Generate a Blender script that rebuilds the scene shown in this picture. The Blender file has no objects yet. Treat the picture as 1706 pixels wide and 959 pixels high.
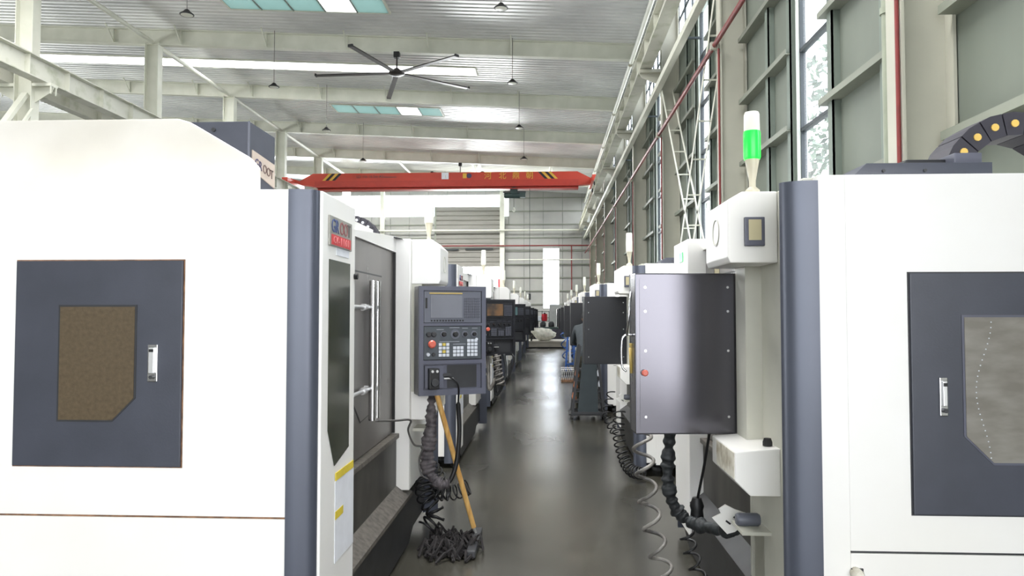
import bpy, bmesh, math, random
from mathutils import Vector, Matrix, noise as mnoise
random.seed(7)
R = math.radians
S = bpy.context.scene
C = S.collection

# ------------------------------------------------------------------ camera
cam = bpy.data.cameras.new('camera'); cam.sensor_width = 36; cam.lens = 1200 / 1706 * 36
cam.clip_end = 400
co = bpy.data.objects.new('camera', cam); C.objects.link(co)
co.location = (0, 0, 1.6); co.rotation_euler = (R(90 + 2.03), 0, R(2.81))
S.camera = co
# ------------------------------------------------------------------ sky
w = bpy.data.worlds.new('overcast_sky'); S.world = w; w.use_nodes = True
nt = w.node_tree; nt.nodes.clear()
wo = nt.nodes.new('ShaderNodeOutputWorld'); bg = nt.nodes.new('ShaderNodeBackground')
tc = nt.nodes.new('ShaderNodeTexCoord'); ns = nt.nodes.new('ShaderNodeTexNoise'); ns.inputs['Scale'].default_value = 3
rp = nt.nodes.new('ShaderNodeValToRGB')
rp.color_ramp.elements[0].position = .3; rp.color_ramp.elements[0].color = (.86, .93, 1, 1)
rp.color_ramp.elements[1].position = .7; rp.color_ramp.elements[1].color = (1, 1, 1, 1)
nt.links.new(tc.outputs['Generated'], ns.inputs['Vector']); nt.links.new(ns.outputs['Fac'], rp.inputs['Fac'])
nt.links.new(rp.outputs['Color'], bg.inputs['Color']); bg.inputs['Strength'].default_value = 7
nt.links.new(bg.outputs[0], wo.inputs[0])

def area(name, loc, rot, sx, sy, power, col=(1, 1, 1)):
    l = bpy.data.lights.new(name, 'AREA'); l.shape = 'RECTANGLE'; l.size = sx; l.size_y = sy; l.energy = power; l.color = col
    o = bpy.data.objects.new(name, l); C.objects.link(o); o.location = loc; o.rotation_euler = [R(a) for a in rot]
    return o
# daylight outside roof strip, roller door, back windows; the others are added fill lights
area('side_door_daylight', (3.2, -5.9, 2.7), (90, 0, 90), 6.6, 4.8, 700, (.98, .98, 1))  # unseen fill at the right wall, shaped for the console reflection; no door there
area('roof_daylight_fill', (-8, 14, 10.5), (0, 0, 0), 15, 2.2, 1300, (1, 1, 1))  # added fill under the closed roof, no skylight here
area('roof_daylight_fill', (-.6, 4.2, 10.3), (0, 0, 0), 7, 2.2, 1500, (1, 1, 1))  # added fill over the aisle, brightens the left machine fronts
area('roof_daylight_fill', (-12, 27.2, 12.4), (0, 0, 0), 19, 1.6, 2500, (1, 1, 1))  # daylight from above the white roof strip
area('left_fill_light', (-33, 14, 3.6), (90, 0, -90), 42, 5, 5600, (.97, 1, 1))  # added fill from the left; that wall has no windows
area('roof_daylight_fill', (-7, 47, 10.7), (0, 0, 0), 16, 1.5, 2600)  # added fill hidden behind the crane, brightens the far end
area('roller_door_daylight', (-5.9, 55.2, 2.6), (-90, 0, 0), 4.6, 4.8, 2200, (.97, 1, 1))
area('back_window_daylight', (-12, 55.2, 9.7), (-90, 0, 0), 20, 1.4, 4500, (.97, 1, 1))

vs = S.view_settings
vs.view_transform = 'Standard'; vs.look = 'None'; vs.gamma = 1; vs.use_curve_mapping = False; vs.exposure = 0.12
S.display_settings.display_device = 'sRGB'
S.cycles.max_bounces = 10; S.cycles.diffuse_bounces = 5; S.cycles.transparent_max_bounces = 12

# ------------------------------------------------------------------ materials
def lin(c):
    return tuple(((v / 255) / 12.92 if v <= 10 else (((v / 255) + .055) / 1.055) ** 2.4) for v in c)
def mat(name, rgb, rough=.5, metal=0, var=.06, scale=6, bump=0, bscale=60, stretch=(1, 1, 1), rgb2=None, lo=.35, hi=.65, rvar=0, emit=0, spec=.5, coat=0):
    m = bpy.data.materials.new(name); m.use_nodes = True
    n = m.node_tree; b = n.nodes['Principled BSDF']
    c = lin(rgb)
    b.inputs['Roughness'].default_value = rough; b.inputs['Metallic'].default_value = metal
    b.inputs['Specular IOR Level'].default_value = spec
    if coat: b.inputs['Coat Weight'].default_value = coat
    t = n.nodes.new('ShaderNodeTexCoord'); mp = n.nodes.new('ShaderNodeMapping'); mp.inputs['Scale'].default_value = stretch
    n.links.new(t.outputs['Object'], mp.inputs['Vector'])
    nz = n.nodes.new('ShaderNodeTexNoise'); nz.inputs['Scale'].default_value = scale; nz.inputs['Detail'].default_value = 5
    n.links.new(mp.outputs[0], nz.inputs['Vector'])
    r = n.nodes.new('ShaderNodeValToRGB'); r.color_ramp.elements[0].position = lo; r.color_ramp.elements[1].position = hi
    c2 = lin(rgb2) if rgb2 else tuple(v * (1 - var * 2) for v in c)
    r.color_ramp.elements[0].color = (*c2, 1); r.color_ramp.elements[1].color = (*c, 1)
    n.links.new(nz.outputs['Fac'], r.inputs['Fac']); n.links.new(r.outputs['Color'], b.inputs['Base Color'])
    if rvar:
        mr = n.nodes.new('ShaderNodeMapRange'); mr.inputs['To Min'].default_value = max(.03, rough - rvar); mr.inputs['To Max'].default_value = rough + rvar
        mr.inputs['From Min'].default_value = .3; mr.inputs['From Max'].default_value = .7
        n.links.new(nz.outputs['Fac'], mr.inputs['Value']); n.links.new(mr.outputs[0], b.inputs['Roughness'])
    if bump:
        n2 = n.nodes.new('ShaderNodeTexNoise'); n2.inputs['Scale'].default_value = bscale; n2.inputs['Detail'].default_value = 4
        n.links.new(mp.outputs[0], n2.inputs['Vector'])
        bp = n.nodes.new('ShaderNodeBump'); bp.inputs['Strength'].default_value = bump; bp.inputs['Distance'].default_value = .01
        n.links.new(n2.outputs['Fac'], bp.inputs['Height']); n.links.new(bp.outputs[0], b.inputs['Normal'])
    if emit:
        n.links.new(r.outputs['Color'], b.inputs['Emission Color']); b.inputs['Emission Strength'].default_value = emit
    return m
def glass(name, rgb, trans=.7, rough=.05):
    """window glass: part of the light goes straight through, tinted, the rest is a glossy sheet"""
    m = bpy.data.materials.new(name); m.use_nodes = True; n = m.node_tree; n.nodes.remove(n.nodes['Principled BSDF'])
    out = n.nodes['Material Output']
    tr = n.nodes.new('ShaderNodeBsdfTransparent'); tr.inputs[0].default_value = (*lin(rgb), 1)
    gl = n.nodes.new('ShaderNodeBsdfPrincipled'); gl.inputs['Base Color'].default_value = (*lin(rgb), 1); gl.inputs['Roughness'].default_value = rough
    nz = n.nodes.new('ShaderNodeTexNoise'); nz.inputs['Scale'].default_value = 1.3
    mr = n.nodes.new('ShaderNodeMapRange'); mr.inputs['To Min'].default_value = max(0, 1 - trans - .07); mr.inputs['To Max'].default_value = 1 - trans + .07
    mx = n.nodes.new('ShaderNodeMixShader')
    n.links.new(nz.outputs['Fac'], mr.inputs['Value']); n.links.new(mr.outputs[0], mx.inputs[0])
    n.links.new(tr.outputs[0], mx.inputs[1]); n.links.new(gl.outputs[0], mx.inputs[2]); n.links.new(mx.outputs[0], out.inputs[0])
    return m

M = dict(
    white=mat('cream_machine_paint', (240, 239, 237), .38, var=.02, scale=1.1, rgb2=(235, 233, 228)),
    dirty=mat('dirty_cream_paint', (226, 222, 208), .5, scale=14, rgb2=(160, 148, 122), lo=.3, hi=.55),
    cover=mat('aged_cover_paint', (216, 213, 206), .45, scale=1.6, rgb2=(202, 198, 188)),
    cream=mat('cream_frame_paint', (205, 204, 192), .45, var=.05, scale=3),
    rust=mat('rusty_seam', (96, 70, 52), .8, scale=20, rgb2=(150, 110, 80)),
    slate=mat('slate_blue_paint', (66, 69, 80), .42, var=.05, scale=5, bump=.04, bscale=120, rgb2=(60, 63, 73)),
    column=mat('slate_corner_column', (82, 86, 98), .34, metal=.35, var=.03, scale=3),
    frame=mat('console_case_grey', (88, 90, 104), .4, var=.04, scale=6),
    consd=mat('dark_console_paint', (95, 94, 100), .2, metal=.9, var=.01, scale=3, rvar=.015),
    consk=mat('black_console_paint', (30, 31, 36), .42, var=.05, scale=6),
    cface=mat('console_face_grey', (98, 101, 112), .4, var=.03),
    cface2=mat('console_face_dark_grey', (72, 78, 84), .45, var=.03),
    screen=mat('display_glass_grey', (128, 130, 138), .12, var=.05, scale=4),
    screen2=mat('display_glass_brown', (70, 64, 60), .15, scale=5, rgb2=(120, 92, 66), lo=.4, hi=.62),
    screen3=mat('display_glass_teal', (96, 122, 124), .15, var=.1, scale=5),
    black=mat('black_rubber', (20, 20, 22), .5, var=.1),
    dark=mat('dark_grey_metal', (48, 49, 52), .45, var=.1, scale=8),
    dmetal=mat('stained_door_steel', (136, 132, 128), .33, metal=.55, scale=3, rgb2=(104, 101, 98), stretch=(1, 1, .35), rvar=.06),
    apron=mat('stained_apron_steel', (84, 82, 76), .5, metal=.3, scale=3.5, rgb2=(46, 45, 42), stretch=(1, 1, .5), lo=.3, hi=.7),
    ledge=mat('oily_ledge_paint', (104, 99, 92), .5, scale=28, rgb2=(66, 62, 56), lo=.3, hi=.7),
    base=mat('oily_black_base', (42, 42, 43), .45, scale=7, rgb2=(26, 26, 27)),
    window=mat('oily_brown_window', (96, 84, 66), .2, scale=60, rgb2=(84, 73, 57), lo=.3, hi=.7, bump=.1, bscale=90),
    windowg=mat('smoked_green_window', (62, 64, 48), .14, scale=2.5, rgb2=(44, 50, 40)),
    windowr=mat('dusty_grey_window', (136, 133, 126), .3, scale=7, rgb2=(116, 112, 104), stretch=(1, 1, 3)),
    chrome=mat('brushed_chrome', (222, 222, 224), .18, metal=1, var=.03),
    steel=mat('satin_handle_steel', (214, 214, 214), .35, metal=.7, var=.03),
    plate=mat('brushed_nameplate', (158, 156, 148), .4, metal=.3, scale=4, stretch=(1, 8, 1)),
    redl=mat('red_plate', (205, 62, 66), .5, var=.06, scale=20),
    blue=mat('blue_letter', (66, 82, 132), .5), bronze=mat('dull_red_letter', (150, 92, 92), .5), greyl=mat('grey_letter', (92, 84, 86), .5),
    pink=mat('pale_red_letter', (228, 140, 140), .5), darkblue=mat('navy_letter', (62, 56, 90), .5), brownl=mat('brown_letter', (98, 78, 72), .5),
    beige=mat('beige_plate', (186, 172, 160), .5, var=.04),
    paper=mat('paper', (226, 228, 234), .7, var=.03, scale=12), yellow=mat('yellow_label', (222, 198, 60), .6, var=.08),
    cream_tag=mat('yellowed_tag', (196, 186, 150), .6, var=.06),
    yel=mat('yellow_key', (214, 190, 90), .5), key=mat('white_key', (214, 218, 226), .45), knobred=mat('red_mushroom_knob', (204, 96, 78), .35, spec=.6),
    goldbar=mat('gold_strip', (196, 168, 92), .4), printl=mat('pale_print', (160, 164, 172), .6), keyd=mat('small_grey_key', (84, 86, 96), .5),
    lamp_w=mat('lamp_white_lens', (232, 232, 220), .3, var=.02), lamp_y=mat('pale_lamp_base', (204, 198, 176), .35),
    lamp_g=mat('lit_green_lens', (30, 250, 70), .3, emit=.8, var=.02),
    greenled=mat('lit_green_display', (40, 220, 110), .3, emit=.35),
    chainm=mat('cable_chain_black', (46, 44, 54), .5, var=.06), gold=mat('yellow_chain_pin', (222, 186, 96), .4),
    hosew=mat('grey_wrapped_hose', (104, 98, 100), .7, scale=26, rgb2=(58, 54, 58), bump=.5, bscale=40),
    hosed=mat('black_wrapped_hose', (52, 56, 58), .6, scale=26, rgb2=(26, 28, 30), bump=.5, bscale=40),
    coil=mat('grey_coil_tube', (140, 136, 130), .35, scale=9, rgb2=(72, 70, 68)),
    coilb=mat('black_coil_tube', (26, 26, 28), .45),
    cable=mat('grey_cable', (92, 90, 88), .5),
    wood=mat('yellow_wooden_pole', (216, 176, 108), .5, scale=7, rgb2=(190, 142, 76), stretch=(6, 6, 1)),
    rag=mat('black_mop_strands', (26, 24, 25), .9, scale=30, rgb2=(44, 40, 40), bump=.6, bscale=30),
    paintst=mat('grey_green_structural_paint', (212, 212, 199), .5, var=.05, scale=1.6, rgb2=(200, 201, 187)),
    colst=mat('grey_green_column_paint', (174, 173, 159), .5, var=.05, scale=1.2, rgb2=(163, 162, 149)),
    pipep=mat('dull_green_pipe_paint', (142, 148, 130), .5),
    girder=mat('pale_girder_paint', (200, 200, 188), .5, scale=2.2, rgb2=(168, 172, 150), lo=.3, hi=.5),
    panel=mat('grey_green_wall_panel', (108, 114, 104), .6, var=.05, scale=1.2, rgb2=(102, 108, 99)),
    panelb=mat('grey_back_wall_panel', (158, 158, 152), .6, var=.05, scale=.8, rgb2=(150, 150, 146)),
    girt=mat('grey_green_girt', (128, 132, 120), .55, var=.07, scale=2),
    post=mat('dark_grey_green_post', (112, 122, 113), .55, var=.06, scale=2),  # the posts' own dark grey-green paint
    roof=mat('silver_roof_sheet', (226, 226, 223), .34, metal=.25, scale=.35, rgb2=(194, 195, 194), rvar=.06),
    shutter=mat('grey_roller_slat', (132, 130, 123), .55, var=.04, scale=1),
    mullion=mat('dark_window_bar', (44, 52, 56), .5), wframe=mat('pale_window_frame', (206, 214, 208), .4),
    redpipe=mat('red_pipe_paint', (120, 42, 40), .45, var=.1, scale=8),
    crane=mat('crane_red_paint', (196, 62, 40), .42, var=.05, scale=1.5), craned=mat('crane_red_web', (184, 54, 38), .45, var=.05),
    cyel=mat('hazard_yellow', (222, 176, 62), .5), cblk=mat('hazard_black', (32, 32, 34), .5), hoist=mat('hoist_dark_green', (44, 64, 62), .5, var=.1),
    fan=mat('dark_fan_metal', (58, 54, 52), .4, metal=.3), concrete=None,
    step=mat('pale_platform_top', (178, 172, 160), .6, var=.06, scale=3), sack=mat('woven_white_sack', (232, 228, 216), .75, scale=7, rgb2=(196, 196, 182), bump=.6, bscale=12),
    tank=mat('pale_cabinet', (176, 180, 178), .5), gtool=mat('dark_green_machine', (34, 62, 56), .5, var=.15), purple=mat('dark_violet_metal', (62, 58, 74), .5, var=.25, scale=12),
    rtool=mat('bright_red_drum', (196, 44, 56), .45), orange=mat('copper_orange_roll', (186, 112, 72), .4, var=.1, scale=20), blueh=mat('blue_hose', (40, 92, 170), .4),
    trolley=mat('dark_teal_board', (44, 54, 58), .45, var=.08), cloth=mat('grey_work_shirt', (62, 68, 72), .85, var=.12, scale=14), pants=mat('khaki_grey_trousers', (72, 70, 60), .85, var=.12, scale=12),
    skin=mat('skin', (186, 142, 116), .5, var=.04), hair=mat('black_hair', (26, 24, 24), .6), shoe=mat('dark_shoe', (38, 36, 36), .6), mask=mat('pale_glove', (198, 202, 206), .7),
    truck=mat('blue_truck_panel', (92, 104, 178), .5), bark=mat('grey_bark', (96, 88, 74), .8, var=.2), leaf=mat('dull_leaf', (96, 112, 92), .7, var=.3, scale=3),
    ground=mat('pale_yard_concrete', (190, 188, 180), .8, scale=2), paleg=mat('pale_green_cabinet', (210, 226, 216), .45, var=.03),
)
def floor_mat():
    m = bpy.data.materials.new('sealed_concrete_floor'); m.use_nodes = True; n = m.node_tree; b = n.nodes['Principled BSDF']
    t = n.nodes.new('ShaderNodeTexCoord'); mp = n.nodes.new('ShaderNodeMapping'); mp.inputs['Scale'].default_value = (1, .55, 1)
    n.links.new(t.outputs['Object'], mp.inputs[0])
    a = n.nodes.new('ShaderNodeTexNoise'); a.inputs['Scale'].default_value = 1.1; a.inputs['Detail'].default_value = 3
    c = n.nodes.new('ShaderNodeTexNoise'); c.inputs['Scale'].default_value = 9; c.inputs['Detail'].default_value = 5
    n.links.new(mp.outputs[0], a.inputs[0]); n.links.new(mp.outputs[0], c.inputs[0])
    r = n.nodes.new('ShaderNodeValToRGB'); r.color_ramp.interpolation = 'EASE'; r.color_ramp.elements[0].position = .2; r.color_ramp.elements[1].position = .85
    r.color_ramp.elements[0].color = (*lin((46, 45, 40)), 1); r.color_ramp.elements[1].color = (*lin((76, 74, 66)), 1)
    r2 = n.nodes.new('ShaderNodeValToRGB'); r2.color_ramp.elements[0].position = .3; r2.color_ramp.elements[1].position = .6
    r2.color_ramp.elements[0].color = (.74, .73, .7, 1); r2.color_ramp.elements[1].color = (1, 1, 1, 1)
    mx = n.nodes.new('ShaderNodeMixRGB'); mx.blend_type = 'MULTIPLY'; mx.inputs[0].default_value = 1
    n.links.new(a.outputs['Fac'], r.inputs[0]); n.links.new(c.outputs['Fac'], r2.inputs[0])
    n.links.new(r.outputs[0], mx.inputs[1]); n.links.new(r2.outputs[0], mx.inputs[2]); n.links.new(mx.outputs[0], b.inputs['Base Color'])
    mr = n.nodes.new('ShaderNodeMapRange'); mr.inputs['From Min'].default_value = .0; mr.inputs['From Max'].default_value = 1
    mr.inputs['To Min'].default_value = .34; mr.inputs['To Max'].default_value = .16
    n.links.new(a.outputs['Fac'], mr.inputs[0]); n.links.new(mr.outputs[0], b.inputs['Roughness'])
    bp = n.nodes.new('ShaderNodeBump'); bp.inputs['Strength'].default_value = .03; bp.inputs['Distance'].default_value = .01
    n.links.new(c.outputs['Fac'], bp.inputs['Height']); n.links.new(bp.outputs[0], b.inputs['Normal'])
    return m
M['concrete'] = floor_mat()
M['g_clear'] = glass('clear_pane', (250, 252, 255), .9)
def translucent(name, rgb):
    m = bpy.data.materials.new(name); m.use_nodes = True; n = m.node_tree; n.nodes.remove(n.nodes['Principled BSDF'])
    a = n.nodes.new('ShaderNodeBsdfTranslucent'); a.inputs[0].default_value = (*lin(rgb), 1); b = n.nodes.new('ShaderNodeBsdfGlossy'); b.inputs['Roughness'].default_value = .25
    nz = n.nodes.new('ShaderNodeTexNoise'); nz.inputs['Scale'].default_value = 1.6; mr = n.nodes.new('ShaderNodeMapRange'); mr.inputs['To Min'].default_value = .0; mr.inputs['To Max'].default_value = .16
    mx = n.nodes.new('ShaderNodeMixShader'); n.links.new(nz.outputs['Fac'], mr.inputs['Value']); n.links.new(mr.outputs[0], mx.inputs[0]); n.links.new(a.outputs[0], mx.inputs[1]); n.links.new(b.outputs[0], mx.inputs[2])
    n.links.new(mx.outputs[0], n.nodes['Material Output'].inputs[0]); return m
M['g_green'] = translucent('green_roof_pane', (130, 146, 143))
M['g_strip'] = translucent('translucent_strip', (250, 250, 250))

# ------------------------------------------------------------------ geometry helpers
def B(): return bmesh.new()
def box(bm, x0, x1, y0, y1, z0, z1, bev=0):
    r = bmesh.ops.create_cube(bm, size=1)
    vs_ = r['verts']
    for v in vs_:
        v.co = Vector((x0 if v.co.x < 0 else x1, y0 if v.co.y < 0 else y1, z0 if v.co.z < 0 else z1))
    if bev:
        es = list({e for v in vs_ for e in v.link_edges})
        bmesh.ops.bevel(bm, geom=es, offset=bev, segments=2, affect='EDGES', profile=.6)
    return bm
def prism(bm, pts, axis, a, b, bev=0):
    """polygon pts in the two other axes (order x,y / x,z / y,z), extruded along axis from a to b"""
    def mk(p, t):
        if axis == 'x': return (t, p[0], p[1])
        if axis == 'y': return (p[0], t, p[1])
        return (p[0], p[1], t)
    v0 = [bm.verts.new(mk(p, a)) for p in pts]; v1 = [bm.verts.new(mk(p, b)) for p in pts]
    n = len(pts); fs = [bm.faces.new(v0), bm.faces.new(v1[::-1])]
    for i in range(n): fs.append(bm.faces.new((v0[i], v1[i], v1[(i + 1) % n], v0[(i + 1) % n])))
    bmesh.ops.recalc_face_normals(bm, faces=fs)
    if bev:
        es = list({e for f in fs for e in f.edges})
        bmesh.ops.bevel(bm, geom=es, offset=bev, segments=2, affect='EDGES', profile=.6)
    return bm
def lathe(bm, prof, c=(0, 0, 0), n=16, axis='z', cap=True):
    rings = []
    for r, h in prof:
        ring = []
        for i in range(n):
            a = 2 * math.pi * i / n; u, v = r * math.cos(a), r * math.sin(a)
            p = (u, v, h) if axis == 'z' else ((u, h, v) if axis == 'y' else (h, u, v))
            ring.append(bm.verts.new((c[0] + p[0], c[1] + p[1], c[2] + p[2])))
        rings.append(ring)
    fs = []
    for a, b in zip(rings, rings[1:]):
        for i in range(n): fs.append(bm.faces.new((a[i], a[(i + 1) % n], b[(i + 1) % n], b[i])))
    if cap:
        fs.append(bm.faces.new(rings[0][::-1])); fs.append(bm.faces.new(rings[-1]))
    bmesh.ops.recalc_face_normals(bm, faces=fs)
    return bm
def tube(bm, path, r, n=8, closed=False):
    P = [Vector(p) for p in path]; m = len(P); rings = []
    up = None
    for i, p in enumerate(P):
        t = (P[min(i + 1, m - 1)] - P[max(i - 1, 0)]).normalized()
        if up is None:
            up = t.orthogonal().normalized()
        up = (up - t * up.dot(t)); up = up.normalized() if up.length > 1e-6 else t.orthogonal().normalized()
        s = t.cross(up); rr = r(i / (m - 1)) if callable(r) else r
        rings.append([bm.verts.new(p + (up * math.cos(2 * math.pi * k / n) + s * math.sin(2 * math.pi * k / n)) * rr) for k in range(n)])
    for a, b in zip(rings, rings[1:]):
        for k in range(n): bm.faces.new((a[k], a[(k + 1) % n], b[(k + 1) % n], b[k]))
    bm.faces.new(rings[0][::-1]); bm.faces.new(rings[-1])
    return bm
def beam(bm, p0, p1, wd, ht):
    """rectangular bar from p0 to p1, ht measured upwards, wd sideways"""
    a, b = Vector(p0), Vector(p1); t = (b - a).normalized()
    up = Vector((0, 0, 1)) if abs(t.z) < .95 else Vector((0, 1, 0))
    s = t.cross(up).normalized() * wd / 2; u = s.cross(t).normalized() * ht / 2
    v = [bm.verts.new(q + i * s + j * u) for q in (a, b) for i, j in ((-1, -1), (1, -1), (1, 1), (-1, 1))]
    for f in ((0, 1, 2, 3), (7, 6, 5, 4), (0, 4, 5, 1), (1, 5, 6, 2), (2, 6, 7, 3), (3, 7, 4, 0)): bm.faces.new([v[i] for i in f])
    return bm
def smooth_path(pts, k=8):
    P = [Vector(p) for p in pts]; out = []
    Q = [P[0] * 2 - P[1]] + P + [P[-1] * 2 - P[-2]]
    for i in range(1, len(Q) - 2):
        for j in range(k):
            t = j / k; a, b, c, d = Q[i - 1], Q[i], Q[i + 1], Q[i + 2]
            out.append(.5 * ((2 * b) + (c - a) * t + (2 * a - 5 * b + 4 * c - d) * t * t + (3 * b - a - 3 * c + d) * t ** 3))
    out.append(P[-1]); return out
def obj(name, bm, m, parent=None, smooth=False, loc=None, label=None):
    bmesh.ops.recalc_face_normals(bm, faces=bm.faces[:])
    me = bpy.data.meshes.new(name); bm.to_mesh(me); bm.free()
    if smooth:
        me.shade_smooth() if hasattr(me, 'shade_smooth') else None
        if smooth is not True:
            me.set_sharp_from_angle(angle=R(smooth))
    if m: me.materials.append(M[m] if isinstance(m, str) else m)
    o = bpy.data.objects.new(name, me); C.objects.link(o)
    if parent: o.parent = parent
    if loc: o.location = loc
    if label: o['label'] = label
    return o
def bx(name, m, parent, x0, x1, y0, y1, z0, z1, bev=0, label=None):
    return obj(name, box(B(), x0, x1, y0, y1, z0, z1, bev), m, parent, label=label)
def thing(name, label, cat, loc=(0, 0, 0), rz=0, group=None):
    o = bpy.data.objects.new(name, None); C.objects.link(o); o.location = loc; o.rotation_euler = (0, 0, rz)
    o.empty_display_size = .2
    o['label'] = label; o['category'] = cat
    if group: o['group'] = group
    return o
def tag(o, label, cat, group=None):
    o['label'] = label; o['category'] = cat
    if group: o['group'] = group
    return o
def struct(o): o['kind'] = 'structure'; return o
def stuff(o): o['kind'] = 'stuff'; return o
def text(name, s, size, m, parent, loc, rot, depth=.002, align='LEFT', sx=1):
    cu = bpy.data.curves.new(name, 'FONT'); cu.body = s; cu.size = size; cu.extrude = depth; cu.align_x = align; cu.resolution_u = 2
    t = bpy.data.objects.new(name, cu); C.objects.link(t)
    dg = bpy.context.evaluated_depsgraph_get()
    me = bpy.data.meshes.new_from_object(t.evaluated_get(dg)); bpy.data.objects.remove(t)
    me.materials.clear(); me.materials.append(M[m])
    for v in me.vertices: v.co.x *= sx
    o = bpy.data.objects.new(name, me); C.objects.link(o); o.parent = parent; o.location = loc; o.rotation_euler = [R(a) for a in rot]
    return o
KIDS = {}
def copy_tree(o, parent=None, swap=None, skip=(), depth=0):
    c = o.copy(); C.objects.link(c)
    if parent: c.parent = parent
    if swap and c.type == 'MESH' and c.data.materials and c.data.materials[0] and c.data.materials[0].name in swap:
        key = (c.data.name, id(swap))
        if key not in KIDS:
            d = c.data.copy(); d.materials[0] = swap[c.data.materials[0].name]; KIDS[key] = d
        c.data = KIDS[key]
    for ch in list(o.children):
        if depth + 1 <= 2 and ch.name.split('.')[0] not in skip: copy_tree(ch, c, swap, skip, depth + 1)
    return c

# ================================================================== SETTING
XW = 3.3; YB = 54.0; Y0 = -12.0; XL = -34.0
def zr(x): return 10.6 + .05 * (2.85 - x)
struct(obj('floor', box(B(), XL, XW, Y0, YB, -.1, 0), 'concrete'))
g = obj('yard_ground', box(B(), -60, 60, -40, 110, -.25, -.12), 'ground'); struct(g)
# ---- ceiling: corrugated roof sheets with real ribs, openings left for the roof lights
ceil = bpy.data.objects.new('ceiling', None); C.objects.link(ceil); struct(ceil)
def sheet(bm, x0, x1, y0, y1):
    p = .25; prof = []
    n = max(1, round((y1 - y0) / p)); q = (y1 - y0) / n
    for i in range(n):
        y = y0 + i * q
        prof += [(y, 0), (y + q * .55, 0), (y + q * .65, .045), (y + q * .9, .045)]
    prof.append((y1, 0))
    for (ya, za), (yb, zb) in zip(prof, prof[1:]):
        v = [bm.verts.new((x, y, zr(x) + z)) for x, y, z in ((x0, ya, za), (x1, ya, za), (x1, yb, zb), (x0, yb, zb))]
        bm.faces.new(v)
holes = {18: (-10.0, -4.9, 20.7, 22.0), 24: (-22.0, -2.7, 26.8, 27.7), 30: (-10.0, -4.9, 32.4, 33.75)}
for y in range(-12, 54, 6):
    bm = B()
    if y in holes:
        hx0, hx1, hy0, hy1 = holes[y]
        sheet(bm, XL, XW, y, hy0); sheet(bm, XL, XW, hy1, y + 6); sheet(bm, XL, hx0, hy0, hy1); sheet(bm, hx1, XW, hy0, hy1)
    else: sheet(bm, XL, XW, y, y + 6)
    me_o = obj('roof_sheet', bm, 'roof', ceil)
    # outer skin keeps the daylight out
    bm = B()
    rects = [(XL, XW, y, y + 6)] if y not in holes else [(XL, XW, y, holes[y][2]), (XL, XW, holes[y][3], y + 6), (XL, holes[y][0], holes[y][2], holes[y][3]), (holes[y][1], XW, holes[y][2], holes[y][3])]
    for (a, b, c, d) in rects:
        for v4 in (((a, c, 0), (b, c, 0), (b, d, 0), (a, d, 0)),):
            bm.faces.new([bm.verts.new((p[0], p[1], zr(p[0]) + .06)) for p in v4])
    obj('outer_skin', bm, 'panelb', ceil)
def roof_window(label, rect, n, clear):
    x0, x1, y0, y1 = rect
    t = thing('roof_window', label, 'skylight', ((x0 + x1) / 2, (y0 + y1) / 2, zr((x0 + x1) / 2)))
    bpy.context.view_layer.update()
    cx, cy, cz = t.location
    bm = B()
    for a, b, c, d in ((x0, x1, y0 - .04, y0 + .03), (x0, x1, y1 - .03, y1 + .04), (x0 - .04, x0 + .03, y0, y1), (x1 - .03, x1 + .04, y0, y1)):
        vv = [bm.verts.new((x - cx, y - cy, zr(x) + z - cz)) for z in (-.03, .1) for x, y in ((a, c), (b, c), (b, d), (a, d))]
        for f in ((0, 1, 2, 3), (4, 5, 6, 7), (0, 1, 5, 4), (1, 2, 6, 5), (2, 3, 7, 6), (3, 0, 4, 7)): bm.faces.new([vv[i] for i in f])
    obj('frame', bm, 'paintst', t)
    for i in range(n):
        xa = x0 + (x1 - x0) * i / n + .03; xb = x0 + (x1 - x0) * (i + 1) / n - .03
        bm = B(); vv = [bm.verts.new((x - cx, y - cy, zr(x) + z - cz)) for z in (-.02, -.012) for x, y in ((xa, y0), (xb, y0), (xb, y1), (xa, y1))]
        for f in ((0, 1, 2, 3), (4, 5, 6, 7), (0, 1, 5, 4), (1, 2, 6, 5), (2, 3, 7, 6), (3, 0, 4, 7)): bm.faces.new([vv[k] for k in f])
        obj('pane', bm, 'g_strip' if (clear == 'all' or i == clear) else 'g_green', t, label=('clear white pane' if i == clear else None))
        if i and clear != 'all': obj('bar', beam(B(), (xa - .03 - cx, y0 - cy, zr(xa) + .01 - cz), (xa - .03 - cx, y1 - cy, zr(xa) + .01 - cz), .05, .08), 'post', t)
    return t
roof_window('five-pane greenish roof window at the top edge, one pane clear white, nearest the camera', holes[18], 5, 3)
roof_window('long bright white roof light strip above the big ceiling fan', holes[24], 8, 'all')
roof_window('smaller five-pane greenish roof window beyond the ceiling fan', holes[30], 5, 3)

# ---- rafters (I beams) across the hall
def ibeam_x(bm, x0, x1, y, d, f=.22, dz=0):
    for a, b in ((0, .03), (d - .03, d)):
        vv = [bm.verts.new((x, yy, zr(x) - dz - z)) for z in (a, b) for x, yy in ((x0, y - f / 2), (x1, y - f / 2), (x1, y + f / 2), (x0, y + f / 2))]
        for q in ((0, 1, 2, 3), (4, 5, 6, 7), (0, 1, 5, 4), (1, 2, 6, 5), (2, 3, 7, 6), (3, 0, 4, 7)): bm.faces.new([vv[i] for i in q])
    vv = [bm.verts.new((x, yy, zr(x) - dz - z)) for z in (.03, d - .03) for x, yy in ((x0, y - .01), (x1, y - .01), (x1, y + .01), (x0, y + .01))]
    for q in ((0, 1, 2, 3), (4, 5, 6, 7), (0, 1, 5, 4), (1, 2, 6, 5), (2, 3, 7, 6), (3, 0, 4, 7)): bm.faces.new([vv[i] for i in q])
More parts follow.
